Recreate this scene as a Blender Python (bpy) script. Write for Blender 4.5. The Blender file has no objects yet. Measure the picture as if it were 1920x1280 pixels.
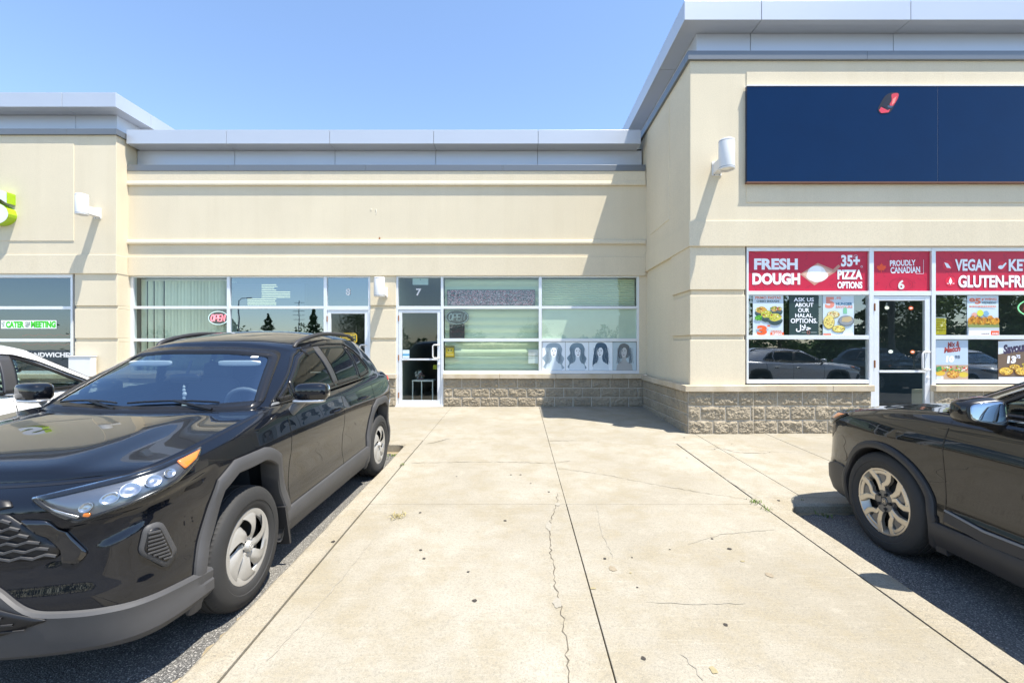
import bpy, bmesh, math, random
from mathutils import Vector, Matrix, noise
R = math.radians
# ---------------------------------------------------------------- camera, sky, sun, exposure
FPX = 861.0; VX = 970.0; VY = 648.0; CZ = 1.648     # focal length in photo pixels, vanishing point, eye height
scene = bpy.context.scene
cd = bpy.data.cameras.new("camera"); cam = bpy.data.objects.new("camera", cd)
scene.collection.objects.link(cam); scene.camera = cam
cam.location = (0, 0, CZ); cam.rotation_euler = (R(90), 0, 0)
cd.sensor_width = 36; cd.lens = FPX / 1920 * 36; cd.shift_x = -10 / 1920; cd.shift_y = 8 / 1920
cd.clip_start = 0.05; cd.clip_end = 2000
SUN = Vector((1.46, -1.0, 4.6)).normalized()
w = bpy.data.worlds.new("World"); scene.world = w; w.use_nodes = True
nt = w.node_tree; nt.nodes.clear()
wo = nt.nodes.new("ShaderNodeOutputWorld"); bg = nt.nodes.new("ShaderNodeBackground")
sk = nt.nodes.new("ShaderNodeTexSky"); sk.sky_type = 'NISHITA'; sk.sun_disc = False
sk.sun_elevation = math.asin(SUN.z); sk.sun_rotation = math.atan2(SUN.x, SUN.y)
sk.altitude = 150; sk.air_density = 1.0; sk.dust_density = 0.35; sk.ozone_density = 2.6
bg.inputs[1].default_value = 0.13
nt.links.new(sk.outputs[0], bg.inputs[0]); nt.links.new(bg.outputs[0], wo.inputs[0])
sl = bpy.data.lights.new("sun", 'SUN'); sl.energy = 4.2; sl.angle = R(0.5); sl.color = (1.0, 0.94, 0.84)
so = bpy.data.objects.new("sun", sl); scene.collection.objects.link(so)
so.rotation_euler = SUN.to_track_quat('Z', 'Y').to_euler(); so.location = (8, -8, 25)
scene.view_settings.view_transform = 'Standard'; scene.view_settings.look = 'None'
scene.view_settings.exposure = 1.24; scene.view_settings.gamma = 1.0

# ---------------------------------------------------------------- helpers
COL = scene.collection
def fx(px, Y): return (px - VX) / FPX * Y           # a photo measurement in the plane at distance Y -> metres
def fz(py, Y): return CZ - (py - VY) / FPX * Y
def pave(Y): return 0.036 * Y
def asph(Y): return 0.0174 * Y - 0.002 if Y > 2 else (0.036 * Y - 0.0392 if Y > -3 else -0.147)

def tag(o, label=None, cat=None, group=None, kind=None):
    if label: o['label'] = label
    if cat: o['category'] = cat
    if group: o['group'] = group
    if kind: o['kind'] = kind
    return o
def empty(name, loc=(0, 0, 0), rot=(0, 0, 0)):
    o = bpy.data.objects.new(name, None); COL.objects.link(o); o.location = loc; o.rotation_euler = rot
    o.empty_display_size = 0.3
    return o
def copy_tree(o, parent=None):
    c = o.copy(); COL.objects.link(c)
    if parent is not None: c.parent = parent
    for ch in o.children: copy_tree(ch, c)
    return c

class MB:
    def __init__(s): s.v = []; s.f = []; s.m = []; s.sm = []
    def add(s, vs, fs, mi=0, smooth=False):
        b = len(s.v); s.v.extend([tuple(p) for p in vs])
        for f in fs: s.f.append(tuple(b + i for i in f)); s.m.append(mi); s.sm.append(smooth)
        return s
    def box(s, x0, x1, y0, y1, z0, z1, mi=0):
        vs = [(x0,y0,z0),(x1,y0,z0),(x1,y1,z0),(x0,y1,z0),(x0,y0,z1),(x1,y0,z1),(x1,y1,z1),(x0,y1,z1)]
        return s.add(vs, [(0,3,2,1),(4,5,6,7),(0,1,5,4),(1,2,6,5),(2,3,7,6),(3,0,4,7)], mi)
    def prism(s, poly, a0, a1, axis='x', mi=0):
        # poly: list of 2D points; extruded along axis
        def mk(p, a):
            return {'x': (a, p[0], p[1]), 'y': (p[0], a, p[1]), 'z': (p[0], p[1], a)}[axis]
        n = len(poly); vs = [mk(p, a0) for p in poly] + [mk(p, a1) for p in poly]
        fs = [tuple(range(n))[::-1], tuple(range(n, 2*n))] + [(i, (i+1) % n, n+(i+1) % n, n+i) for i in range(n)]
        return s.add(vs, fs, mi)
    def grid(s, P, nu, nv, mi=0, smooth=True, closed=False):
        vs = [P(i, j) for i in range(nu) for j in range(nv)]
        fs = []
        for i in range(nu if closed else nu - 1):
            for j in range(nv - 1):
                a = i*nv + j; b = ((i+1) % nu)*nv + j
                fs.append((a, b, b+1, a+1))
        return s.add(vs, fs, mi, smooth)
    def tube(s, pts, r, n=8, mi=0, caps=True):
        pts = [Vector(p) for p in pts]; rs = r if isinstance(r, (list, tuple)) else [r]*len(pts)
        rings = []; up = None
        for i, p in enumerate(pts):
            d = (pts[min(i+1, len(pts)-1)] - pts[max(i-1, 0)]).normalized()
            if up is None: up = d.orthogonal().normalized()
            up = (up - d*up.dot(d)).normalized(); sd = d.cross(up)
            rings.append([p + (up*math.cos(2*math.pi*k/n) + sd*math.sin(2*math.pi*k/n))*rs[i] for k in range(n)])
        vs = [q for r_ in rings for q in r_]; fs = []
        for i in range(len(pts)-1):
            for k in range(n):
                fs.append((i*n+k, i*n+(k+1) % n, (i+1)*n+(k+1) % n, (i+1)*n+k))
        s.add(vs, fs, mi, True)
        if caps: s.add(rings[0], [tuple(range(n))[::-1]], mi); s.add(rings[-1], [tuple(range(n))], mi)
        return s
    def lathe(s, prof, n=24, origin=(0,0,0), axis='z', mi=0, smooth=True, disp=None):
        o = Vector(origin); vs = []
        for k in range(n):
            a = 2*math.pi*k/n; c, sn = math.cos(a), math.sin(a)
            for j, (r, h) in enumerate(prof):
                rr = r + (disp(k, j) if disp else 0)
                if axis == 'z': q = (rr*c, rr*sn, h)
                elif axis == 'y': q = (rr*c, h, rr*sn)
                else: q = (h, rr*c, rr*sn)
                vs.append(o + Vector(q))
        m = len(prof); fs = []
        for k in range(n):
            for j in range(m-1):
                a = k*m+j; b = ((k+1) % n)*m+j
                fs.append((a, b, b+1, a+1))
        return s.add(vs, fs, mi, smooth)
    def quad(s, x0, x1, z0, z1, y, mi=0):
        return s.add([(x0,y,z0),(x1,y,z0),(x1,y,z1),(x0,y,z1)], [(0,1,2,3)], mi)
    def poly(s, pts, y, mi=0):
        return s.add([(p[0], y, p[1]) for p in pts], [tuple(range(len(pts)))], mi)
    def build(s, name, mats, parent=None, bevel=0, weld=False, sharp=None):
        me = bpy.data.meshes.new(name); me.from_pydata(s.v, [], s.f)
        if not isinstance(mats, (list, tuple)): mats = [mats]
        for m in mats: me.materials.append(m)
        me.polygons.foreach_set('material_index', s.m); me.polygons.foreach_set('use_smooth', s.sm)
        if weld or sharp:
            bm = bmesh.new(); bm.from_mesh(me)
            if weld: bmesh.ops.remove_doubles(bm, verts=bm.verts, dist=0.0004 if weld is True else weld)
            bmesh.ops.recalc_face_normals(bm, faces=bm.faces)
            if sharp:
                for e in bm.edges:
                    if len(e.link_faces) == 2 and e.calc_face_angle(0) > R(sharp): e.smooth = False
            bm.to_mesh(me); bm.free()
        me.update()
        o = bpy.data.objects.new(name, me); COL.objects.link(o)
        if parent is not None: o.parent = parent
        if bevel:
            b = o.modifiers.new('bevel', 'BEVEL'); b.width = bevel; b.segments = 2; b.limit_method = 'ANGLE'; b.angle_limit = R(40)
        return o

_tc = {}
def text_geo(txt, bold=0.0, shear=0.0, align='LEFT', space=1.0):
    key = (txt, bold, shear, align, space)
    if key in _tc: return _tc[key]
    c = bpy.data.curves.new('t', 'FONT'); c.body = txt; c.size = 1; c.offset = bold; c.shear = shear
    c.align_x = align; c.space_line = space; c.resolution_u = 3; c.fill_mode = 'FRONT'
    o = bpy.data.objects.new('t', c); COL.objects.link(o)
    dg = bpy.context.evaluated_depsgraph_get(); dg.update()
    me = o.evaluated_get(dg).to_mesh()
    vs = [v.co.copy() for v in me.vertices]; fs = [tuple(p.vertices) for p in me.polygons]
    o.evaluated_get(dg).to_mesh_clear()
    bpy.data.objects.remove(o); bpy.data.curves.remove(c)
    _tc[key] = (vs, fs)
    return vs, fs
def put_text(mb, txt, x0, x1, z0, z1, y, mi=0, bold=0.02, shear=0.0, align='CENTER', space=0.8, rot=0):
    vs, fs = text_geo(txt, bold, shear, align, space)
    if not vs: return
    ax = min(v.x for v in vs); bx = max(v.x for v in vs); ay = min(v.y for v in vs); by = max(v.y for v in vs)
    sx = (x1-x0)/max(bx-ax, 1e-6); sy = (z1-z0)/max(by-ay, 1e-6)
    cx, cz = (x0+x1)/2, (z0+z1)/2; c, s_ = math.cos(rot), math.sin(rot)
    out = []
    for v in vs:
        X = (v.x-ax)*sx + x0 - cx; Z = (v.y-ay)*sy + z0 - cz
        out.append((cx + X*c - Z*s_, y, cz + X*s_ + Z*c))
    mb.add(out, fs, mi)

# ---------------------------------------------------------------- materials
class NT:
    def __init__(s, name):
        s.m = bpy.data.materials.new(name); s.m.use_nodes = True; s.t = s.m.node_tree
        s.t.nodes.clear(); s.o = s.n('OutputMaterial'); s.b = s.n('BsdfPrincipled'); s.l(s.b.outputs[0], s.o.inputs[0])
        s.co = None
    def n(s, k, **kw):
        nd = s.t.nodes.new('ShaderNode' + k)
        for a, b in kw.items(): setattr(nd, a, b)
        return nd
    def l(s, a, b): s.t.links.new(a, b)
    def coord(s, scale=(1, 1, 1)):
        if s.co is None: s.co = s.n('TexCoord')
        if scale == (1, 1, 1): return s.co.outputs['Object']
        mp = s.n('Mapping'); mp.inputs['Scale'].default_value = scale; s.l(s.co.outputs['Object'], mp.inputs[0]); return mp.outputs[0]
    def noise(s, scale, detail=4, rough=0.55, co=None, dist=0):
        nd = s.n('TexNoise'); nd.inputs['Scale'].default_value = scale; nd.inputs['Detail'].default_value = detail
        nd.inputs['Roughness'].default_value = rough; nd.inputs['Distortion'].default_value = dist
        s.l(co or s.coord(), nd.inputs['Vector']); return nd.outputs['Fac']
    def ramp(s, f, stops):
        r = s.n('ValToRGB'); e = r.color_ramp.elements
        while len(e) < len(stops): e.new(0.5)
        for i, (p, c) in enumerate(stops):
            e[i].position = p; e[i].color = (c, c, c, 1) if isinstance(c, (int, float)) else (c[0], c[1], c[2], 1)
        s.l(f, r.inputs[0]); return r.outputs[0]
    def mix(s, f, a, b, mode='MIX'):
        m = s.n('Mix', data_type='RGBA', blend_type=mode)
        if isinstance(f, (int, float)): m.inputs[0].default_value = f
        else: s.l(f, m.inputs[0])
        for k, q in ((6, a), (7, b)):
            if isinstance(q, (tuple, list)): m.inputs[k].default_value = (q[0], q[1], q[2], 1)
            else: s.l(q, m.inputs[k])
        return m.outputs[2]
    def bump(s, h, strength=0.3, dist=0.01):
        b = s.n('Bump'); b.inputs['Strength'].default_value = strength; b.inputs['Distance'].default_value = dist
        s.l(h, b.inputs['Height']); s.l(b.outputs[0], s.b.inputs['Normal']); return b
    def set(s, **kw):
        for k, v in kw.items():
            i = s.b.inputs[k.replace('_', ' ')]
            if isinstance(v, (int, float)): i.default_value = v
            elif isinstance(v, (tuple, list)): i.default_value = (v[0], v[1], v[2], 1)
            else: s.l(v, i)
        return s
_pm = {}
def plain(name, c, rough=0.5, metal=0.0, coat=0.0, spec=0.5, em=None, emc=None, var=0.06, vs=6):
    k = name
    if k in _pm: return _pm[k]
    t = NT(name)
    f = t.noise(vs, 3)
    a = tuple(max(0, x*(1-var)) for x in c); b = tuple(min(1, x*(1+var)) for x in c)
    t.set(Base_Color=t.mix(f, a, b), Roughness=rough, Metallic=metal, Coat_Weight=coat, Specular_IOR_Level=spec)
    t.b.inputs['Coat Roughness'].default_value = 0.03
    if em: t.set(Emission_Color=emc or c, Emission_Strength=em)
    _pm[k] = t.m
    return t.m

def m_stucco(name, c):
    t = NT(name)
    big = t.noise(0.5, 5, 0.6); streak = t.noise(1.0, 5, 0.65, t.coord((3.2, 3.2, 0.22)))
    col = t.mix(t.ramp(big, [(0.3, 0), (0.7, 1)]), tuple(x*0.93 for x in c), tuple(min(1, x*1.04) for x in c))
    col = t.mix(t.ramp(streak, [(0.48, 0), (0.75, 0.24)]), col, (c[0]*0.8, c[1]*0.77, c[2]*0.7))
    fine = t.noise(75, 4, 0.65)
    col = t.mix(t.ramp(fine, [(0.35, 0.34), (0.6, 0)]), col, tuple(x*0.6 for x in c))
    t.set(Base_Color=col, Roughness=0.92, Specular_IOR_Level=0.15); t.bump(t.noise(110, 4, 0.6), 0.35, 0.006)
    return t.m
def m_concrete(name, c, aggr=0.5):
    t = NT(name)
    big = t.noise(0.55, 6, 0.62, dist=0.4); mid = t.noise(3.5, 6, 0.65); fine = t.noise(70, 4, 0.7); sp = t.noise(190, 2, 0.6)
    broom = t.noise(30, 4, 0.6, t.coord((0.12, 2.2, 1)))
    col = t.mix(t.ramp(big, [(0.32, 0), (0.68, 1)]), tuple(x*q for x, q in zip(c, (0.78, 0.755, 0.70))), tuple(x*1.10 for x in c))
    col = t.mix(t.ramp(mid, [(0.36, 0.6), (0.55, 0)]), col, tuple(x*q for x, q in zip(c, (0.78, 0.72, 0.58))))
    col = t.mix(t.ramp(mid, [(0.6, 0), (0.78, 0.5)]), col, tuple(min(1, x*1.3) for x in c))
    col = t.mix(t.ramp(broom, [(0.55, 0), (0.75, 0.35)]), col, tuple(min(1, x*1.25) for x in c))
    col = t.mix(t.ramp(fine, [(0.33, aggr), (0.52, 0)]), col, tuple(x*0.55 for x in c))
    col = t.mix(t.ramp(sp, [(0.32, aggr), (0.44, 0)]), col, tuple(x*0.45 for x in c))
    col = t.mix(t.ramp(sp, [(0.6, 0), (0.75, aggr)]), col, tuple(min(1, x*1.5) for x in c))
    t.set(Base_Color=col, Roughness=0.93, Specular_IOR_Level=0.2)
    t.bump(t.mix(0.5, fine, broom), 0.35, 0.004)
    return t.m
def m_asphalt():
    t = NT('asphalt')
    v = t.n('TexVoronoi'); v.inputs['Scale'].default_value = 120; t.l(t.coord(), v.inputs['Vector'])
    hue = t.n('SeparateColor'); t.l(v.outputs['Color'], hue.inputs[0])
    stone = t.ramp(hue.outputs[0], [(0.0, (0.085, 0.085, 0.085)), (0.5, (0.17, 0.168, 0.158)), (0.8, (0.27, 0.262, 0.245)), (1.0, (0.48, 0.46, 0.43))])
    big = t.noise(0.7, 5, 0.6)
    col = t.mix(t.ramp(v.outputs['Distance'], [(0.35, 0), (0.6, 1)]), stone, (0.05, 0.05, 0.05))
    col = t.mix(t.ramp(big, [(0.35, 0), (0.7, 0.45)]), col, (0.25, 0.235, 0.20))
    t.set(Base_Color=col, Roughness=0.85); t.bump(v.outputs['Distance'], 0.6, 0.006)
    t.b.inputs['Specular IOR Level'].default_value = 0.35
    return t.m
def m_block():
    t = NT('split_face_block')
    big = t.noise(2.5, 4); mid = t.noise(22, 6, 0.7); fine = t.noise(120, 3, 0.6)
    c = (0.37, 0.315, 0.23)
    col = t.mix(t.ramp(big, [(0.3, 0), (0.7, 1)]), tuple(x*0.8 for x in c), tuple(x*1.08 for x in c))
    col = t.mix(t.ramp(mid, [(0.35, 0.5), (0.6, 0)]), col, tuple(x*0.55 for x in c))
    col = t.mix(t.ramp(fine, [(0.55, 0), (0.75, 0.5)]), col, tuple(x*1.35 for x in c))
    t.set(Base_Color=col, Roughness=0.95, Specular_IOR_Level=0.15); t.bump(t.mix(0.5, mid, fine), 0.7, 0.012)
    return t.m
def m_glass(name, tint=(0.86, 0.93, 0.92), refl=0.16, rough=0.0, gloss=(0.92, 0.97, 1.0)):
    t = NT(name); t.t.nodes.remove(t.b)
    tr = t.n('BsdfTransparent'); tr.inputs[0].default_value = (*tint, 1)
    gl = t.n('BsdfGlossy'); gl.inputs['Roughness'].default_value = rough
    gl.inputs['Color'].default_value = (*gloss, 1)
    fr = t.n('LayerWeight'); fr.inputs[0].default_value = 0.5          # facing = 1 - cos; Schlick, the same from both sides
    pw = t.n('Math', operation='POWER'); pw.inputs[1].default_value = 5.0; t.l(fr.outputs['Facing'], pw.inputs[0])
    mr = t.n('MapRange'); mr.inputs[3].default_value = refl; mr.inputs[4].default_value = 0.92
    t.l(pw.outputs[0], mr.inputs[0])
    # very faint float-glass waviness
    nz = t.noise(1.6, 2); bp = t.n('Bump'); bp.inputs['Strength'].default_value = 0.03; bp.inputs['Distance'].default_value = 0.02
    t.l(nz, bp.inputs['Height']); t.l(bp.outputs[0], gl.inputs['Normal'])
    mx = t.n('MixShader'); t.l(mr.outputs[0], mx.inputs[0]); t.l(tr.outputs[0], mx.inputs[1]); t.l(gl.outputs[0], mx.inputs[2])
    t.l(mx.outputs[0], t.o.inputs[0])
    return t.m
def m_paint(name, c, flake=0.0):
    t = NT(name)
    f = t.noise(900, 2); d = t.noise(3, 4)
    col = t.mix(t.ramp(f, [(0.5, 0), (0.8, 1)]), c, tuple(x*(1+3*flake) for x in c))
    t.set(Base_Color=col, Roughness=t.ramp(d, [(0.3, 0.28), (0.7, 0.36)]), Metallic=flake, Coat_Weight=1.0, Specular_IOR_Level=0.02)
    t.b.inputs['Coat Roughness'].default_value = 0.012; t.b.inputs['Coat IOR'].default_value = 1.56
    return t.m
def m_plastic(name, c, rough=0.6):
    t = NT(name)
    t.set(Base_Color=t.mix(t.noise(5, 5, 0.6), tuple(x*0.8 for x in c), tuple(x*1.2 for x in c)), Roughness=rough, Specular_IOR_Level=0.4)
    t.bump(t.noise(450, 2), 0.15, 0.002)
    return t.m
def m_metalpanel(name, c):
    t = NT(name); b = t.noise(0.6, 3)
    t.set(Base_Color=t.mix(b, tuple(x*0.94 for x in c), tuple(min(1, x*1.05) for x in c)), Roughness=0.38, Metallic=0.35, Specular_IOR_Level=0.5)
    t.bump(t.noise(0.9, 2), 0.05, 0.02)
    return t.m
M = {}
M['stucco'] = m_stucco('beige_stucco', (0.72, 0.635, 0.475))
M['concrete'] = m_concrete('pavement_concrete', (0.325, 0.302, 0.25), 0.55)
M['kerb'] = m_concrete('kerb_concrete', (0.33, 0.302, 0.245), 0.8)
M['sill'] = m_concrete('cast_stone', (0.58, 0.50, 0.385), 0.15)
M['asphalt'] = m_asphalt()
M['block'] = m_block()
M['mortar'] = plain('mortar', (0.62, 0.57, 0.48), 0.95)
M['glass'] = m_glass('shop_glass', (0.86, 0.94, 0.90), 0.075)
M['cornice'] = m_metalpanel('cornice_metal', (0.53, 0.56, 0.61))
M['flash'] = m_metalpanel('flashing_metal', (0.17, 0.185, 0.20))
M['alu'] = plain('white_aluminium', (0.74, 0.76, 0.78), 0.38, 0.25)
M['dark'] = plain('dark_gap', (0.02, 0.02, 0.022), 0.8)
M['black'] = plain('black_plastic', (0.018, 0.018, 0.02), 0.5)
M['white'] = plain('white_enamel', (0.70, 0.70, 0.69), 0.35)
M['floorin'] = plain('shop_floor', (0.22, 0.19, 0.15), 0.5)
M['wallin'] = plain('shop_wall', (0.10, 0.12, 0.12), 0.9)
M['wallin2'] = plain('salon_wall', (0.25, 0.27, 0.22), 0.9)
M['crack'] = plain('crack_dark', (0.11, 0.095, 0.07), 0.95, vs=25, var=.5)
M['gum'] = plain('gum_dark', (0.035, 0.03, 0.025), 0.8)
M['patch'] = plain('patch_mortar', (0.27, 0.25, 0.205), 0.95, vs=60, var=0.3)
M['weed'] = plain('weed_green', (0.12, 0.18, 0.03), 0.7, vs=40, var=0.4)
M['rust'] = plain('hinge_rust', (0.30, 0.13, 0.05), 0.8)
# ---------------------------------------------------------------- the setting: ground
YM, YR, YL = 9.78, 7.28, 9.48
KL0, KL1 = -1.61, -1.407          # kerb by the black car: outer and inner edge
KR0, KR1 = 2.299, 2.52
BAYL, BAYR = 6.62, 4.33           # where the two parking bays end
mb = MB()
xs = [-200, -40, -12, -4, 0, 4, 12, 40, 200]
ys = [-300, -60, -20, -3, -1, 2, 4, 6, 8, 30, 300]
mb.grid(lambda i, j: (xs[i], ys[j], asph(ys[j]) if ys[j] <= 30 else asph(30)), len(xs), len(ys), smooth=False)
tag(mb.build('ground', M['asphalt']), kind='structure')
# pavement slabs with open joints between them
mb = MB()
def slab(x0, x1, y0, y1, g=0.005):
    x0 += g; x1 -= g; y0 += g; y1 -= g
    mb.add([(x0,y0,pave(y0)),(x1,y0,pave(y0)),(x1,y1,pave(y1)),(x0,y1,pave(y1)),
            (x0,y0,pave(y0)-.2),(x1,y0,pave(y0)-.2),(x1,y1,pave(y1)-.2),(x0,y1,pave(y1)-.2)],
           [(0,1,2,3),(0,4,5,1),(1,5,6,2),(2,6,7,3),(3,7,4,0)])
JX = 0.461
ye = 7.45; yw = 9.95
for x0, x1 in ((KL1+.012, JX), (JX, KR0-.012)):
    for y0, y1 in ((-1.2, 1.4), (1.4, 4.33)):
        slab(x0, x1, y0, y1, 0.0035)
slab(KL1+.012, JX, 4.33, 6.62, 0.002); slab(JX, KR0-.012, 4.33, 6.62, 0.002)
slab(KL1+.012, JX, 6.62, yw, 0.002); slab(JX, 2.80, 6.62, yw, 0.003)
slab(KR0, 2.80, 4.50, 6.62, 0.0025)
slab(2.80, 3.92, 4.50, ye, 0.004); slab(3.92, 6.3, 4.50, ye, 0.004); slab(6.3, 9, 4.50, ye); slab(9, 14, 4.50, ye)
slab(-4.0, KL1+.012, 6.82, yw, 0.003); slab(-7, -4.0, 6.82, yw); slab(-10.5, -7, 6.82, yw); slab(-16, -10.5, 6.82, yw)
pv = tag(mb.build('pavement', M['concrete'], bevel=0.004), kind='structure')
# concrete bed under the joints
b2 = MB(); b2.add([(KL1,-1.2,pave(-1.2)-.03),(KR0,-1.2,pave(-1.2)-.03),(KR0,10,pave(10)-.03),(KL1,10,pave(10)-.03)], [(0,1,2,3)])
b2.add([(-16,6.8,pave(6.8)-.03),(KL1,6.8,pave(6.8)-.03),(KL1,10,pave(10)-.03),(-16,10,pave(10)-.03)], [(0,1,2,3)])
b2.add([(KR0,4.45,pave(4.45)-.03),(14,4.45,pave(4.45)-.03),(14,7.4,pave(7.4)-.03),(KR0,7.4,pave(7.4)-.03)], [(0,1,2,3)])
b2.build('joint_bed', M['crack'], pv)
# kerbs: L shaped strips with rounded corner
def kerb(path_in, path_out, name='kerb'):
    k = MB(); random.seed(len(path_in))
    n = len(path_in); vs = []
    for (xi, yi), (xo, yo) in zip(path_in, path_out):
        wv = random.uniform(-.006, .006)
        mx, my = xo*0.88+xi*0.12, yo*0.88+yi*0.12
        vs += [(xi, yi, pave(yi)-.03), (xi, yi, pave(yi)-.002+wv*.3), (mx+wv, my, pave(my)-.002), (xo+wv, yo, pave(yo)-.02), (xo+wv+ (0), yo, asph(yo)-.25)]
    fs = []
    for i in range(n-1):
        for j in range(4):
            a = i*5+j; fs.append((a, a+5, a+6, a+1))
    k.add(vs, fs, 0, False)
    return tag(k.build(name, M['kerb']), kind='structure')
NS = 40
pin = [(KL1, -1.2+i*(BAYL+.2+1.2)/NS) for i in range(NS+1)]; pout = [(KL0, -1.2+i*(BAYL-.12+1.2)/NS) for i in range(NS+1)]
for k in range(1, 7):
    a = R(90*k/6); pout.append((KL0-.12+.12*math.cos(a), BAYL-.12+.12*math.sin(a))); pin.append((KL1-.20*k/6 if k < 7 else KL1, BAYL+.2))
for x in range(1, 20): pin.append((KL1-.20-x*.7, BAYL+.2)); pout.append((KL0-.12-x*.7, BAYL))
kerb(pin, pout)
pin = [(KR0, -1.2+i*(BAYR+.17+1.2)/NS) for i in range(NS+1)]; pout = [(KR1, -1.2+i*(BAYR-.15+1.2)/NS) for i in range(NS+1)]
for k in range(1, 7):
    a = R(90*k/6); pout.append((KR1+.15-.15*math.cos(a), BAYR-.15+.15*math.sin(a))); pin.append((KR0+.2*k/6, BAYR+.17))
for x in range(1, 16): pin.append((KR0+.2+x*.7, BAYR+.17)); pout.append((KR1+.15+x*.7, BAYR))
kerb(pin, pout)
# cracks, patches, gum spots on the slabs (photo pixels -> pavement plane)
def gp(px, py):
    Y = FPX*CZ/(py-617.0); return Vector(((px-VX)/FPX*Y, Y, pave(Y)+0.003))
def crack(pts, wd, name='crack', seed=0, jit=0.02, mat='crack'):
    random.seed(seed); P = [gp(*p) for p in pts]; Q = []
    for a, b in zip(P[:-1], P[1:]):
        n = max(2, int((b-a).length/0.035))
        for i in range(n): Q.append(a.lerp(b, i/n))
    Q.append(P[-1]); k = MB(); vs = []; n = len(Q)
    for i, q in enumerate(Q):
        d = (Q[min(i+1, n-1)]-Q[max(i-1, 0)]); d.z = 0; d.normalize(); nn = Vector((-d.y, d.x, 0))
        j = random.uniform(-jit, jit); ww = wd*random.uniform(0.25, 1.3)*(0.3 if i in (0, n-1) else 1)
        c = q + nn*j; 
        for s_ in (-1, 1):
            e = c + nn*ww*s_*0.5; vs.append((e.x, e.y, pave(e.y)+0.003))
    k.add(vs, [(2*i, 2*i+1, 2*i+3, 2*i+2) for i in range(n-1)])
    return k.build(name, M[mat], pv)
crack([(1047,925),(1041,950),(1031,980),(1029,1010),(1037,1060),(1044,1110),(1052,1145),(1062,1200),(1068,1280),(1075,1330)], 0.007, seed=3, jit=.014)
crack([(1038,877),(1080,882),(1150,893),(1211,905),(1300,921),(1405,936)], 0.006, seed=4, jit=.015)
crack([(770,868),(860,866),(940,866),(1000,867),(1035,869),(1070,863)], 0.007, seed=5, jit=.015)
crack([(1025,826),(1078,826)], 0.012, seed=6)
crack([(800,832),(845,822)], 0.02, seed=7)
crack([(1340,838),(1385,848),(1440,850)], 0.012, seed=8, jit=.02)
crack([(1180,838),(1340,842),(1550,850)], 0.006, seed=9, jit=.006, mat='patch')
crack([(1335,880),(1370,905),(1425,934)], 0.006, seed=10, jit=.006, mat='patch')
crack([(1118,940),(1128,1000),(1150,1045)], 0.006, seed=11, jit=.006, mat='patch')
crack([(1210,1128),(1300,1132),(1400,1131)], 0.006, seed=12, jit=.006, mat='patch')
crack([(1290,1020),(1350,1002),(1455,992)], 0.006, seed=13, jit=.006, mat='patch')
crack([(1280,1225),(1320,1275)], 0.008, seed=14, mat='patch')
crack([(700,1010),(620,1110),(500,1240)], 0.006, seed=15, jit=.006, mat='patch')
def blob(px, py, rx, ry, seed, mat, name, n=14):
    random.seed(seed); c = gp(px, py); k = MB(); vs = [(c.x, c.y, pave(c.y)+.0035)]
    for i in range(n):
        a = 2*math.pi*i/n; q = random.uniform(.75, 1.15)
        x, y = c.x+rx*q*math.cos(a), c.y+ry*q*math.sin(a); vs.append((x, y, pave(y)+.0035))
    k.add(vs, [(0, 1+i, 1+(i+1) % n) for i in range(n)])
    return k.build(name, M[mat], pv)
for i, (x, y, rx, ry) in enumerate([(1029,985,.028,.09),(1045,1130,.03,.055),(1046,945,.03,.04)]): blob(x, y, rx, ry, 30+i, 'patch', 'mortar_patch')
gums = [(890,1126,.016),(625,1015,.016),(795,1047,.012),(788,961,.012),(947,976,.014),(1029,922,.012),(1368,1029,.017),(1361,1171,.013),(1206,1234,.013),
        (878,1072,.010),(1134,1047,.012),(856,893,.010),(958,890,.012),(976,890,.014),(995,906,.009),(1122,828,.010),(1283,820,.016),(1340,842,.012),(1335,1010,.011),
        (1195,1101,.007),(1443,848,.010),(1288,858,.010),(1185,1045,.007),(882,828,.009),(1256,1030,.007),(789,1031,.012),(1460,938,.016),(1372,832,.010),(744,963,.006)]
for i, (x, y, r) in enumerate(gums): blob(x, y, r, r*1.05, 50+i, 'gum', 'gum_spot', 10)
M['oil'] = plain('oil_stain', (0.24, 0.20, 0.14), 0.9, vs=90, var=0.35)
M['olive'] = plain('moss_stain', (0.27, 0.23, 0.13), 0.95, vs=90, var=0.35)
blob(1149, 1066, .026, .036, 91, 'oil', 'oil_stain'); blob(1443, 1078, .024, .03, 92, 'oil', 'oil_stain')
blob(1392, 1052, .018, .012, 93, 'olive', 'moss_stain'); blob(1338, 1256, .016, .03, 94, 'olive', 'moss_stain'); blob(1112, 1103, .02, .012, 97, 'olive', 'moss_stain')
blob(1182, 1074, .008, .010, 95, 'olive', 'moss_stain')
def weeds(name, label, c, n, spread, h, seed, dry=False):
    random.seed(seed); k = MB(); c = Vector(c)
    for i in range(n):
        b = c + Vector((random.gauss(0, spread[0]), random.gauss(0, spread[1]), 0)); b.z = c.z
        a = random.uniform(0, 6.28); L = h*random.uniform(.5, 1.2); lean = random.uniform(.3, 1.0) if not dry else random.uniform(1.5, 4)
        d = Vector((math.cos(a), math.sin(a), 0)); s_ = Vector((-d.y, d.x, 0))*L*.10
        m_ = b + d*L*lean*.4 + Vector((0, 0, L*.6)); t_ = b + d*L*lean + Vector((0, 0, L*(.8 if not dry else .15)))
        k.add([b-s_, b+s_, m_+s_*.8, m_-s_*.8, t_], [(0,1,2,3), (3,2,4)])
    o = k.build(name, M['weed'] if not dry else plain('dry_grass', (.30, .25, .10), .9, vs=40, var=.4)); tag(o, label, 'weed'); return o
g = gp(1415, 942); weeds('weed', 'small green weed at the start of the kerb groove by the dark car', g, 46, (.03, .03), .035, 1)
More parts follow.
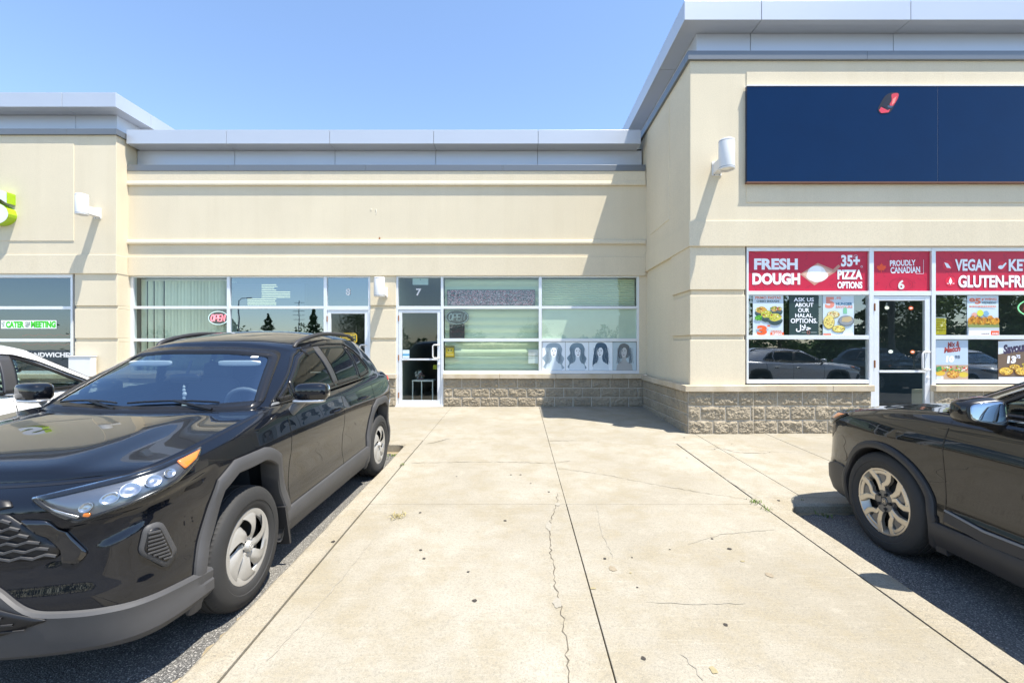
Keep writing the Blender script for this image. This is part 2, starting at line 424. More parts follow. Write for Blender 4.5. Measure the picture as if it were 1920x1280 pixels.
g = gp(1436, 955); weeds('weed', 'thin green weed further along the kerb groove towards the dark car', g, 26, (.02, .035), .03, 2)
g = gp(754, 872); weeds('weed', 'small bright weed in the kerb groove near the rear tyre of the black car', g, 24, (.012, .02), .03, 3)
weeds('weed', 'low weed on the asphalt corner behind the black car', (-1.72, 6.38, asph(6.38)), 30, (.04, .04), .04, 4)
g = gp(745, 967); weeds('grass_clump', 'dry straw coloured clump of dead grass lying flat on the concrete', g, 40, (.035, .03), .03, 5, True)
weeds('weed', 'small weed on shaded asphalt under the nose of the dark grey car', (2.86, 4.24, asph(4.24)), 26, (.03, .03), .04, 6)
g = gp(1504, 938); weeds('weed', 'tiny weed on the kerb edge at the end of the right parking bay', g, 14, (.012, .012), .02, 7)
M['dirt'] = plain('kerb_dirt', (0.26, 0.21, 0.13), 0.95, vs=30, var=.35)
# strip of soil washed against the bay ends and kerbs
k = MB(); random.seed(8)
def dirt(x0, y0, x1, y1, wd):
    n = int(math.hypot(x1-x0, y1-y0)/.05)+1; vs = []
    for i in range(n+1):
        t = i/n; x, y = x0+(x1-x0)*t, y0+(y1-y0)*t; q = wd*random.uniform(.3, 1.1)
        nx, ny = (1, 0) if abs(y1-y0) > abs(x1-x0) else (0, -1)
        if x < 0 and nx: nx = -1
        vs += [(x, y, asph(y)+.004), (x+nx*q, y+ny*q, asph(y+ny*q)+.004)]
    k.add(vs, [(2*i, 2*i+1, 2*i+3, 2*i+2) for i in range(n)])
dirt(KR1-.01, 1.5, KR1-.01, BAYR-.1, .07); dirt(KL0+.01, 1.5, KL0+.01, BAYL-.1, .05); dirt(-4, BAYL, KL0-.05, BAYL, .16); dirt(KR1+.1, BAYR, 4, BAYR, .07)
tag(k.build('soil', M['dirt']), kind='structure')

# ---------------------------------------------------------------- buildings
def split_wall(mb, x0, x1, z0, z1, axis, pos, nrm, seed, L=0.395, H=0.2, rough=.022, first_half=False):
    """split-face blocks: each a small displaced grid.  axis 'x' runs along X at Y=pos, 'y' along Y at X=pos; nrm = outward sign"""
    rows = max(1, round((z1-z0)/H)); h = (z1-z0)/rows; random.seed(seed)
    for r in range(rows):
        off = (L*.5 if (r % 2) ^ first_half else 0); x = x0 - off
        while x < x1-.01:
            a, b = max(x, x0)+.005, min(x+L, x1)-.005; x += L
            if b-a < .03: continue
            za, zb = z0+r*h+.005, z0+(r+1)*h-.005; nu = max(4, int((b-a)/.012)); nv = 16; sd = random.uniform(0, 100); tilt = random.uniform(-.3, .3)
            vs = []
            for i in range(nu+1):
                for j in range(nv+1):
                    u = a+(b-a)*i/nu; v = za+(zb-za)*j/nv
                    e = min(1, min(i, nu-i)/2.5)*min(1, min(j, nv-j)/2.5)
                    dsp = .006 + e*(.013 + rough*(.7*noise.noise((u*8, v*8, sd)) + .55*noise.noise((u*24, v*24, sd+7)) + .42*noise.noise((u*52, v*52, sd+3)) + .25*noise.noise((u*110, v*110, sd+5))) + tilt*.012*((v-za)/(zb-za)-.5))
                    q = pos + nrm*max(dsp, .0045)
                    vs.append((u, q, v) if axis == 'x' else (q, u, v))
            m = nv+1; fs = [(i*m+j, (i+1)*m+j, (i+1)*m+j+1, i*m+j+1) for i in range(nu) for j in range(nv)]
            mb.add(vs, fs, 0, False)
    # mortar backing
    if axis == 'x': mb.add([(x0,pos+nrm*.003,z0),(x1,pos+nrm*.003,z0),(x1,pos+nrm*.003,z1),(x0,pos+nrm*.003,z1)], [(0,1,2,3)], 1)
    else: mb.add([(pos+nrm*.003,x0,z0),(pos+nrm*.003,x1,z0),(pos+nrm*.003,x1,z1),(pos+nrm*.003,x0,z1)], [(0,1,2,3)], 1)

def sill_bar(parent, x0, x1, y0, y1, z0, z1, joints=1.2):
    mb = MB(); x = x0
    while x < x1-.02:
        e = min(x+joints, x1); mb.box(x+.002, e-.002, y0, y1, z0, z1); x = e
    return mb.build('window_sill', M['sill'], parent, bevel=.008)

def cornice_run(parent, segs_f, segs_s, yf, yb, z0, z1, yfr, zfr0, zfr1, dark=True):
    mb = MB()
    for a, b in zip(segs_f[:-1], segs_f[1:]): mb.box(a+.004, b-.004, yf, yb, z0, z1)
    o = mb.build('cornice', M['cornice'], parent, bevel=.004)
    m2 = MB()
    for a, b in zip(segs_s[:-1], segs_s[1:]): m2.box(a+.004, b-.004, yfr, yfr+.05, zfr0, zfr1-.004)
    m2.build('frieze_panel', M['cornice'], o, bevel=.003)
    m3 = MB(); m3.box(segs_f[0]+.02, segs_f[-1]-.02, yf+.02, yb-.02, z0+.02, z1-.02)
    m3.box(segs_s[0]+.01, segs_s[-1]-.01, yfr+.012, yb, zfr0-.02, z0+.03); m3.build('seam_backing', M['dark'], o)
    return o

def pane_rows(parent, cols, rows, Y, glass=None):
    for c in cols:
        for r in rows:
            mb = MB(); mb.quad(c[0]-.004, c[1]+.004, r[0]-.004, r[1]+.004, Y+.004); mb.build('glass_pane', glass or M['glass'], parent)

def frame(parent, x0, x1, z0, z1, vbars, hbars, Y, depth=.09):
    """vbars: list of (xa,xb,za,zb) verticals, hbars: (xa,xb,za,zb) horizontals butting between them"""
    mb = MB()
    for a, b, c, d in vbars: mb.box(a, b, Y-.035, Y+depth-.035, c, d)
    for a, b, c, d in hbars: mb.box(a, b, Y-.032, Y+depth-.038, c, d)
    return mb.build('window_frame', M['alu'], parent, bevel=.003)

def glazed_door(parent, x0, x1, z0, z1, Y, st=.075, bot=.10, hinge=-1, push_z=None):
    """storefront door leaf: stiles and rails, glass, push bar and pull handle"""
    mb = MB(); mb.box(x0, x0+st, Y-.02, Y+.03, z0, z1); mb.box(x1-st, x1, Y-.02, Y+.03, z0, z1)
    mb.box(x0+st, x1-st, Y-.018, Y+.028, z1-st*.9, z1); mb.box(x0+st, x1-st, Y-.018, Y+.028, z0, z0+bot)
    d = mb.build('door', M['alu'], parent, bevel=.003)
    g = MB(); g.quad(x0+st-.004, x1-st+.004, z0+bot-.004, z1-st*.9+.004, Y+.006); g.build('door_glass', M['glass'], d)
    pz = push_z or (z0+1.02)
    p = MB(); p.box(x0+st, x1-st, Y-.03, Y-.008, pz-.018, pz+.018); p.build('push_bar', M['alu'], d, bevel=.003)
    xh = (x1-st*.5) if hinge < 0 else (x0+st*.5); s_ = -1 if hinge < 0 else 1
    h = MB(); za = pz+.03; zb = pz+.31
    h.tube([(xh, Y-.02, za), (xh, Y-.06, za), (xh+s_*.10, Y-.07, za), (xh+s_*.125, Y-.07, za+.03), (xh+s_*.125, Y-.07, zb-.03), (xh+s_*.10, Y-.07, zb), (xh, Y-.06, zb), (xh, Y-.02, zb)], .014, 8)
    h.build('handle', M['white'], d)
    k = MB(); k.lathe([(.0, Y-.035), (.018, Y-.035), (.022, Y-.02)], 14, (xh, 0, pz-.10), 'y'); k.build('lock', M['alu'], d)
    for zz in (z0+.22, (z0+z1)*.5, z1-.18):
        xx = x0 if hinge < 0 else x1
        hg = MB(); hg.tube([(xx, Y-.035, zz-.06), (xx, Y-.035, zz+.06)], .012, 8); hg.build('hinge', M['rust'], d)
    return d

def room(parent, x0, x1, y0, y1, z0, z1, wm, fm):
    mb = MB()
    mb.add([(x0,y0,z0),(x1,y0,z0),(x1,y1,z0),(x0,y1,z0)], [(0,1,2,3)], 1)
    mb.add([(x0,y1,z0),(x1,y1,z0),(x1,y1,z1),(x0,y1,z1)], [(0,1,2,3)], 0)
    mb.add([(x0,y0,z0),(x0,y1,z0),(x0,y1,z1),(x0,y0,z1)], [(0,1,2,3)], 0)
    mb.add([(x1,y0,z0),(x1,y1,z0),(x1,y1,z1),(x1,y0,z1)], [(0,1,2,3)], 0)
    mb.add([(x0,y0,z1),(x1,y0,z1),(x1,y1,z1),(x0,y1,z1)], [(0,1,2,3)], 0)
    return mb.build('interior', [wm, fm], parent)

ST = M['stucco']
# ======== middle block (units 8 and 7)
bm_ = empty('shop_building', (-2.8, YM, pave(YM)))
tag(bm_, 'low middle shop block in beige stucco with units 8 and 7 between two taller blocks', 'building')
def local(o):            # parts are modelled in world space, the Empty sits at the base
    bpy.context.view_layer.update() if False else None
    return o
class Sub:               # builds parts in world space below an Empty that is not at the origin
    pass
_build = MB.build
def build_under(self, name, mats, parent=None, **kw):
    if parent is not None:
        p = parent; off = Vector((0, 0, 0)); rotd = False
        while p is not None:
            if p.rotation_euler.x or p.rotation_euler.y or p.rotation_euler.z: rotd = True
            off += Vector(p.location); p = p.parent
        if not rotd and not getattr(self, 'localspace', False) and off.length > 0:
            self.v = [(a[0]-off.x, a[1]-off.y, a[2]-off.z) for a in self.v]
    return _build(self, name, mats, parent, **kw)
MB.build = build_under

xl, xr = -8.28, 2.72
zM = lambda p: fz(p, YM)
mb = MB()
mb.box(xl-.3, xr+.3, YM, YM+.4, zM(517)+.01, zM(313))                       # field
mb.box(xl, xr, YM-.022, YM+.02, zM(517), zM(481.5))                          # lower band
mb.box(xl, xr, YM-.03, YM+.02, zM(341.5), zM(318))                             # strip over the upper ledge
wall = mb.build('wall', ST, bm_, bevel=.006)
for za, zb in ((450, 458), (340, 348.5)):
    m2 = MB(); zt, z0 = zM(za), zM(zb); d = .046
    m2.prism([(YM+.01, z0), (YM-d, z0), (YM-d-.004, z0+.03), (YM-d+.006, zt-.012), (YM-d+.02, zt), (YM+.01, zt+.012)], xl, xr, 'x')
    m2.build('ledge', ST, bm_)
m2 = MB()
for a, b in ((xl, fx(430, YM)), (fx(430, YM), fx(686, YM)), (fx(686, YM), fx(943, YM)), (fx(943, YM), xr)): m2.box(a+.0015, b-.0015, YM-.045, YM+.1, zM(322), zM(310.5))
m2.build('flashing', M['flash'], bm_, bevel=.004)
Yc = 9.65; zc0 = fz(269.5, Yc); zc1 = fz(243.5, Yc)
cornice_run(bm_, [-8.22] + [fx(p, Yc) for p in (424, 618, 813, 1009)] + [2.60], [-8.27] + [fx(p, 9.99) for p in (440, 628, 817, 1008)] + [2.71], Yc, 10.4, zc0, zc1, 9.99, fz(310, 9.85), zc0)
m2 = MB(); m2.box(-8.0, 2.5, 10.4, 16, 5.7, 6.02); m2.build('roof', M['flash'], bm_)
# little scars left on the wall where a sign was
for (px, py, rx, rz) in ((704, 397, .025, .05), (695, 393, .02, .015)):
    m2 = MB(); m2.tube([(fx(px, YM)+rx*math.cos(a), YM-.004, fz(py, YM)+rz*math.sin(a)) for a in [R(-80+20*i) for i in range(9)]], .006, 5)
    m2.build('wall_scar', plain('scar', (.8, .76, .66), .9), bm_)
m2 = MB(); m2.box(fx(711, YM), fx(713, YM), YM-.02, YM, fz(449.5, YM), fz(445, YM)); m2.build('bracket', M['rust'], bm_)
# storefront plane
YF = YM + .07
FX = lambda p: fx(p, YF)
FZ = lambda p: fz(p, YF)
zg = pave(YF) - .002
# pilaster between units with recessed grooves; jamb strips
def grooved(mb, x0, x1, y0, y1, z0, z1, grooves, dy=.035, dx=0.0):
    zs = [z0] + [g for gr in grooves for g in gr] + [z1]
    for i in range(0, len(zs)-1):
        if i % 2 == 0: mb.box(x0, x1, y0, y1, zs[i], zs[i+1])
        else: mb.box(x0+dx*.0+ (dx if dx > 0 else 0), x1 + (dx if dx < 0 else 0), y0+dy, y1, zs[i], zs[i+1])
gr = [(FZ(641), FZ(634)), (FZ(580), FZ(573))]
mb = MB(); grooved(mb, FX(695.5), FX(743.5), YM+.01, YM+.3, FZ(702), zM(517)+.01, gr)
mb.build('pilaster', ST, bm_, bevel=.008)
for a_, b_ in ((FX(1197.5), xr+.1), (xl-.05, FX(247))):
    mb = MB(); mb.box(a_, b_, YM+.03, YM+.3, FZ(702), zM(517)+.01); mb.build('wall_jamb', ST, bm_, bevel=.004)
mb = MB(); split_wall(mb, FX(832), 2.70, zg, FZ(709), 'x', YM+.015, -1, 11)
split_wall(mb, FX(695), FX(744), zg, FZ(709), 'x', YM+.0, -1, 12); split_wall(mb, xl, FX(609), zg, FZ(709), 'x', YM+.015, -1, 13)
mb.build('stone_base', [M['block'], M['mortar']], bm_)
mb = MB(); mb.box(FX(832), 2.9, YM+.02, YM+.3, zg, FZ(709)); mb.box(FX(695), FX(744), YM+.02, YM+.3, zg, FZ(709)); mb.box(xl, FX(609), YM+.02, YM+.3, zg, FZ(709)); mb.build('base_core', M['mortar'], bm_)
sill_bar(bm_, FX(831.8), 2.70, YM-.05, YF+.05, FZ(709), FZ(700.3)); sill_bar(bm_, FX(694.5), FX(744.5), YM-.055, YM+.2, FZ(709), FZ(700.5)); sill_bar(bm_, xl+.02, FX(609), YM-.05, YF+.05, FZ(709), FZ(700.3))
r1, r2, r3 = (FZ(574), FZ(520.5)), (FZ(634.5), FZ(579)), (FZ(694.5), FZ(640))
zt = zM(517)+.005; zs_ = FZ(700)
# unit 7 frame
V = [(FX(743.5), FX(747.5), zg, zt), (FX(827), FX(831.6), zg, zt), (FX(1010), FX(1015.7), zs_, zt), (FX(1193.5), FX(1197.5), zs_, zt)]
H = [(FX(747.5), FX(827), r1[1], zt), (FX(747.5), FX(827), FZ(580.5), r1[0])]
for a, b in ((831.6, 1010), (1015.7, 1193.5)):
    H += [(FX(a), FX(b), r1[1], zt), (FX(a), FX(b), r2[1], r1[0]), (FX(a), FX(b), r3[1], r2[0]), (FX(a), FX(b), zs_, r3[0])]
f7 = frame(bm_, 0, 0, 0, 0, V, H, YF)
pane_rows(f7, [(FX(831.6), FX(1010)), (FX(1015.7), FX(1193.5))], [r1, r2, r3], YF); pane_rows(f7, [(FX(747.5), FX(827))], [r1], YF)
glazed_door(bm_, FX(748), FX(826.5), zg+.02, FZ(581), YF, .07, .11, -1, FZ(673.5))
mb = MB(); mb.box(FX(743), FX(832), YM-.02, YF+.1, zg-.01, zg+.018); mb.build('threshold', M['alu'], bm_, bevel=.004)
# unit 8 frame
V = [(FX(247), FX(252.6), zs_, zt), (FX(427), FX(432.7), zs_, zt), (FX(608), FX(614), zg, zt), (FX(691.5), FX(695.5), zg, zt)]
H = [(FX(614), FX(691.5), r1[1], zt), (FX(614), FX(691.5), FZ(581.5), r1[0])]
for a, b in ((252.6, 427), (432.7, 608)):
    H += [(FX(a), FX(b), r1[1], zt), (FX(a), FX(b), r2[1], r1[0]), (FX(a), FX(b), r3[1], r2[0]), (FX(a), FX(b), zs_, r3[0])]
f8 = frame(bm_, 0, 0, 0, 0, V, H, YF)
M['glass8'] = m_glass('reflective_glass', (0.55, 0.66, 0.70), 0.28, 0.0, (0.80, 0.92, 1.0))
pane_rows(f8, [(FX(252.6), FX(427))], [r1, r2, r3], YF)
pane_rows(f8, [(FX(432.7), FX(508)), (FX(508.6), FX(608))], [r1, r2, r3], YF, M['glass8']); pane_rows(f8, [(FX(614), FX(691.5))], [r1], YF, M['glass8'])
glazed_door(bm_, FX(614.5), FX(691), zg+.02, FZ(582), YF, .075, .11, -1, FZ(673.5))
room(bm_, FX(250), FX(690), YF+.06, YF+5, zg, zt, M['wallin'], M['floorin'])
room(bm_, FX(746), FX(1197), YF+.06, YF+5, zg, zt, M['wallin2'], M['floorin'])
def digits(parent, s, px0, px1, py0, py1, Y, name='unit_number'):
    mb = MB(); put_text(mb, s, fx(px0, Y), fx(px1, Y), fz(py1, Y), fz(py0, Y), Y-.004, 0, .03); return mb.build(name, M['white'], parent)
digits(bm_, '7', 780, 790, 541, 554, YF); digits(bm_, '8', 648.5, 657.5, 541, 553.5, YF)

# ======== left block
bl = empty('shop_building', (-11, YL, pave(YL)))
tag(bl, 'taller shop block at the left edge with the lime letter sign and catering window sticker', 'building')
zL = lambda p: fz(p, YL); XL = lambda p: fx(p, YL)
x0, x1 = -15.0, XL(218)
mb = MB(); mb.box(x0, x1, YL, 10.6, zL(513)+.01, zL(246))
mb.box(x0, x1+.012, YL-.02, YL+.03, zL(513), zL(478))
mb.box(x1-.05, x1+.012, YL+.031, 9.75, zL(513), zL(478))
mb.box(x0, XL(139), YL-.012, YL+.02, zL(452), zL(270))
mb.build('wall', ST, bl, bevel=.006)
gl_ = [(zL(641), zL(634)), (zL(579), zL(573))]
mb = MB(); grooved(mb, XL(139), x1+.004, YL+.012, YL+.6, zL(705), zL(513)+.01, gl_, .03, 0)
mb.build('pilaster', ST, bl, bevel=.008)
m2 = MB(); m2.box(x0, XL(128), YL-.045, YL+.1, zL(254), zL(243)); m2.box(XL(128)+.003, x1+.045, YL-.045, 10.6, zL(254), zL(243)); m2.build('flashing', M['flash'], bl, bevel=.004)
Ycl = 9.35; zc0 = fz(200.5, Ycl); zc1 = zc0+.295; xe = fx(217.3, Ycl)
mb = MB(); xs_ = [x0-.2, fx(-190, Ycl), fx(116, Ycl), xe]
for a, b in zip(xs_[:-1], xs_[1:]): mb.box(a+.004, b-.004, Ycl, 10.25, zc0, zc1)
mb.box(fx(116, Ycl)+.004, xe-.004, 10.258, 14, zc0, zc1)
co = mb.build('cornice', M['cornice'], bl, bevel=.004)
m2 = MB(); yfr = 9.69
for a, b in zip([x0, XL(-200), fx(142, yfr)], [XL(-200), fx(142, yfr), x1-.16]): m2.box(a+.004, b-.004, yfr, 10.6, zL(248), zc0-.003)
m2.build('frieze_panel', M['cornice'], co, bevel=.003)
m2 = MB(); m2.box(x0, xe-.05, Ycl+.02, 10.2, zc0+.02, zc1-.02); m2.box(x0, xe-.05, 10.2, 13.9, zc0+.02, zc1-.02); m2.box(x0, x1-.2, yfr+.012, 10.5, zL(246), zc0+.015); m2.build('seam_backing', M['dark'], co)
m2 = MB(); m2.box(x0, x1-.05, 10.6, 16, 5, zc0); m2.build('rear_wall', ST, bl)
YFL = YL+.08; lx = lambda p: fx(p, YFL); lz = lambda p: fz(p, YFL)
q1, q2, q3 = (lz(574.5), lz(521)), (lz(635), lz(580)), (lz(695), lz(640.5)); zt2 = zL(513)+.005
V = [(lx(135), lx(139), lz(701), zt2), (lx(-95), lx(-88), lz(701), zt2)]
H = []
for a, b in ((-88, 135),): H += [(lx(a), lx(b), q1[1], zt2), (lx(a), lx(b), q2[1], q1[0]), (lx(a), lx(b), q3[1], q2[0]), (lx(a), lx(b), lz(701), q3[0])]
fl = frame(bl, 0, 0, 0, 0, V, H, YFL); M['glassL'] = m_glass('dark_shop_glass', (0.45, 0.55, 0.60), 0.17, 0.0, (0.74, 0.87, 1.0))
pane_rows(fl, [(lx(-88), lx(135))], [q1, q2, q3], YFL, M['glassL'])
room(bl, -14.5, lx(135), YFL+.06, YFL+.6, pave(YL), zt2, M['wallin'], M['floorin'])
mb = MB(); mb.box(-15, lx(-95), YL+.02, YL+.5, zL(762), zt2); mb.build('pilaster', ST, bl)
mb = MB(); split_wall(mb, -15, x1+.03, pave(YL), lz(709), 'x', YL+.0, -1, 21); mb.box(-15, x1+.02, YL+.01, YL+.5, pave(YL), lz(709), 1)
mb.build('stone_base', [M['block'], M['mortar']], bl); sill_bar(bl, -15, x1+.06, YL-.05, YL+.3, lz(709), lz(701))

# ======== right block (unit 6)
br = empty('shop_building', (7.0, YR, pave(YR)))
tag(br, 'taller shop block on the right with the dark blue sign and the red pizza banners', 'building')
zR = lambda p: fz(p, YR); XR = lambda p: fx(p, YR)
xc = 2.74; xe = 14.0; zt3 = zR(462)
mb = MB(); mb.box(xc, xe, YR, 12, zt3+.01, zR(101))
mb.box(xc-.02, xe, YR-.022, YR+.03, zt3, zR(414.5)); mb.box(xc-.02, xc+.05, YR+.03, 9.765, zt3, zR(414.5))
mb.box(XR(1399), xe, YR-.012, YR+.02, zR(380), zR(136))                       # raised sign field
ya, yb = FPX*xc/(1255-970), FPX*xc/(1220-970)
mb.box(xc-.010, xc+.02, ya, yb, fz(411.6, ya), fz(194, ya))
mb.build('wall', ST, br, bevel=.006)
gR = [(zR(637), zR(628)), (zR(553), zR(543))]
mb = MB(); zsl = zR(722)
zs2 = [zsl, gR[0][0], gR[0][1], gR[1][0], gR[1][1], zt3+.01]
for i in range(5):
    ins = .0 if i % 2 == 0 else .035
    mb.box(xc+ins, XR(1398), YR+.01+ins, 8.16 - (ins*.2), zs2[i], zs2[i+1])
mb.box(xc+.028, xc+.4, 8.14, 9.86, zsl, zt3+.01)
mb.build('pilaster', ST, br, bevel=.008)
m2 = MB(); zf0, zf1 = zR(114.8), zR(98.5)
m2.box(xc-.05, XR(1622), YR-.045, YR+.1, zf0, zf1); m2.box(XR(1622)+.003, xe, YR-.045, YR+.1, zf0, zf1); m2.box(xc-.05, xc+.1, YR+.103, 12, zf0, zf1)
m2.build('flashing', M['flash'], br, bevel=.004)
Ycr = 7.13; zc0 = fz(37.4, Ycr); zc1 = zc0+.30; xk = fx(1283, Ycr)
ysm = FPX*xk/(1235-970)
mb = MB(); sx = [xk] + [fx(p, Ycr) for p in (1428, 1708, 1990)] + [xe]
for a, b in zip(sx[:-1], sx[1:]): mb.box(a+.004, b-.004, Ycr, ysm-.004 if a == xk else 10, zc0, zc1)
mb.box(xk+.004, sx[1]-.004, ysm+.004, 12, zc0, zc1)
co = mb.build('cornice', M['cornice'], br, bevel=.004)
yfr = 7.44; m2 = MB(); fxr = fx(1305.6, yfr); sx = [fxr] + [fx(p, yfr) for p in (1407, 1675, 1945)] + [xe]
for a, b in zip(sx[:-1], sx[1:]): m2.box(a+.004, b-.004, yfr, ysm+.2 if a == fxr else 9, zf1-.06, zc0-.003)
m2.box(fxr+.004, fxr+.5, ysm+.208, 12, zf1-.06, zc0-.003)
m2.build('frieze_panel', M['cornice'], co, bevel=.003)
m2 = MB(); m2.box(xk+.03, xe, Ycr+.02, 11.9, zc0+.02, zc1-.02); m2.box(fxr+.02, xe, yfr+.015, 11.5, zf1-.02, zc0+.03); m2.build('seam_backing', M['dark'], co)
YFR = YR+.07; RX = lambda p: fx(p, YFR); RZ = lambda p: fz(p, YFR); zgr = pave(YR)-.02
s1, s2, s3 = (RZ(546), RZ(471.5)), (RZ(628.4), RZ(553)), (RZ(711.4), RZ(636)); zt3b = zt3+.005; zsr = RZ(718.5)
V = [(RX(1398), RX(1401.7), zsr, zt3b), (RX(1627), RX(1635.4), zgr, zt3b), (RX(1743.4), RX(1751), zgr, zt3b), (RX(2110), RX(2118), zsr, zt3b)]
H = [(RX(1635.4), RX(1743.4), s1[1], zt3b), (RX(1635.4), RX(1743.4), RZ(554.5), s1[0])]
for a, b in ((1401.7, 1627), (1751, 2110)): H += [(RX(a), RX(b), s1[1], zt3b), (RX(a), RX(b), s2[1], s1[0]), (RX(a), RX(b), s3[1], s2[0]), (RX(a), RX(b), zsr, s3[0])]
fr_ = frame(br, 0, 0, 0, 0, V, H, YFR)
M['glass6'] = m_glass('pizza_glass', (0.82, 0.88, 0.88), 0.20)
pane_rows(fr_, [(RX(1401.7), RX(1627)), (RX(1751), RX(2110))], [s1, s2, s3], YFR, M['glass6']); pane_rows(fr_, [(RX(1635.4), RX(1743.4))], [s1], YFR, M['glass6'])
glazed_door(br, RX(1637), RX(1742), zgr+.03, RZ(555), YFR, .082, .12, -1, RZ(696))
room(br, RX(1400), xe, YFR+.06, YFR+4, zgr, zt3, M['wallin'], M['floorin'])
zst = RZ(732.5); yb0 = YR-.035
mb = MB(); split_wall(mb, 2.69, XR(1411), zgr, zst, 'x', yb0, -1, 31); split_wall(mb, XR(1411), XR(1633), zgr, zst, 'x', YR, -1, 32)
split_wall(mb, XR(1750), xe, zgr, zst, 'x', YR, -1, 33); split_wall(mb, yb0, 9.80, zgr-.02, zst, 'y', 2.69, -1, 34, rough=.012)
mb.box(2.70, XR(1411), yb0+.002, 10, zgr, zst, 1); mb.box(XR(1411), XR(1633), YR+.002, YR+.4, zgr, zst, 1); mb.box(XR(1750), xe, YR+.002, YR+.4, zgr, zst, 1)
mb.build('stone_base', [M['block'], M['mortar']], br)
zs0, zs1 = RZ(732.5), RZ(721)
sill_bar(br, 2.63, XR(1416), yb0-.055, YR+.1, zs0, zs1); sill_bar(br, XR(1416), XR(1636), YR-.055, YFR+.05, zs0, zs1); sill_bar(br, XR(1749), xe, YR-.055, YFR+.05, zs0, zs1)
mb = MB()
for a, b in ((YR+.1, 8.3), (8.3, 9.1), (9.1, 9.725)): mb.box(2.63, 2.80, a+.002, b-.002, zs0, zs1)
mb.build('window_sill', M['sill'], br, bevel=.008)
digits(br, '6', 1683.5, 1695.5, 525, 542.5, YFR-.006)
# ---------------------------------------------------------------- vehicles
from mathutils.bvhtree import BVHTree
def tab(pts):
    """smooth interpolation through (x, y) pairs with increasing x"""
    pts = sorted(pts); X = [p[0] for p in pts]; Y = [p[1] for p in pts]; n = len(X)
    S = [(Y[i+1]-Y[i])/(X[i+1]-X[i]) for i in range(n-1)]
    T = [S[0]] + [0 if S[i-1]*S[i] <= 0 else 2*S[i-1]*S[i]/(S[i-1]+S[i]) for i in range(1, n-1)] + [S[-1]]
    def f(x):
        if x <= X[0]: return Y[0]
        if x >= X[-1]: return Y[-1]
        i = 0
        while x > X[i+1]: i += 1
        h = X[i+1]-X[i]; t = (x-X[i])/h
        return (2*t**3-3*t**2+1)*Y[i] + (t**3-2*t**2+t)*h*T[i] + (-2*t**3+3*t**2)*Y[i+1] + (t**3-t**2)*h*T[i+1]
    return f
def crom(P, t):
    n = len(P); i = min(int(t), n-2); u = t-i
    p0, p1, p2, p3 = P[max(i-1, 0)], P[i], P[i+1], P[min(i+2, n-1)]
    if i == 0: p0 = tuple(2*a-b for a, b in zip(p1, p2))
    if i == n-2: p3 = tuple(2*a-b for a, b in zip(p2, p1))
    return tuple(.5*((2*b)+(-a+c)*u+(2*a-5*b+4*c-d)*u*u+(-a+3*b-3*c+d)*u**3) for a, b, c, d in zip(p0, p1, p2, p3))
def round_poly(pts, r=0.02, step=0.03, n=4):
    out = []; m = len(pts)
    for i in range(m):
        p, a, b = Vector(pts[i]), Vector(pts[i-1]), Vector(pts[(i+1) % m])
        la, lb = (a-p).length, (b-p).length; q = min(r, la*.45, lb*.45)
        s, e = p+(a-p)/la*q, p+(b-p)/lb*q
        for k in range(n+1):
            t = k/n; out.append(s*(1-t)**2 + p*2*t*(1-t) + e*t*t)
        nx = b+(p-b)/lb*min(r, lb*.45, (Vector(pts[(i+2) % m])-b).length*.45); L = (nx-e).length; k = int(L/step)
        for j in range(1, k): out.append(e.lerp(nx, j/k))
    return out
def inside(p, poly):
    c = False; n = len(poly); x, y = p
    for i in range(n):
        x1, y1 = poly[i][0], poly[i][1]; x2, y2 = poly[i-1][0], poly[i-1][1]
        if (y1 > y) != (y2 > y) and x < (x2-x1)*(y-y1)/(y2-y1)+x1: c = not c
    return c
def inset(poly, d):
    n = len(poly); A = sum(poly[i-1][0]*poly[i][1]-poly[i][0]*poly[i-1][1] for i in range(n)); s = 1 if A > 0 else -1
    out = []
    for i in range(n):
        t = (poly[(i+1) % n]-poly[i-1]); t.normalize(); out.append(poly[i] + Vector((-t.y, t.x))*d*s)
    return out
def patch(mb, surf, poly, off, mi=0, rings=5, skirt=.004, thick_in=None):
    """conforming patch: surf(p2, off) -> 3D point"""
    n = len(poly); c = sum(poly, Vector((0, 0)))/n
    rows = [[surf(p, off-skirt) for p in poly]] if skirt else []
    for k in range(rings):
        f = 1-k/rings; rows.append([surf(c+(p-c)*f, off) for p in poly])
    vs = [q for r in rows for q in r] + [surf(c, off)]; fs = []
    for k in range(len(rows)-1):
        for i in range(n): fs.append((k*n+i, k*n+(i+1) % n, (k+1)*n+(i+1) % n, (k+1)*n+i))
    b = (len(rows)-1)*n
    for i in range(n): fs.append((b+i, b+(i+1) % n, len(vs)-1))
    mb.add(vs, fs, mi, True)
def band(mb, surf, po, pi, off, mi=0, closed=True, lift=.003):
    n = len(po); vs = [surf(p, off-lift) for p in po]+[surf(p, off) for p in po]+[surf(p, off) for p in pi]+[surf(p, off-lift) for p in pi]; fs = []
    for i in range(n if closed else n-1):
        j = (i+1) % n
        for k in range(3): fs.append((k*n+i, k*n+j, (k+1)*n+j, (k+1)*n+i))
    mb.add(vs, fs, mi, True)
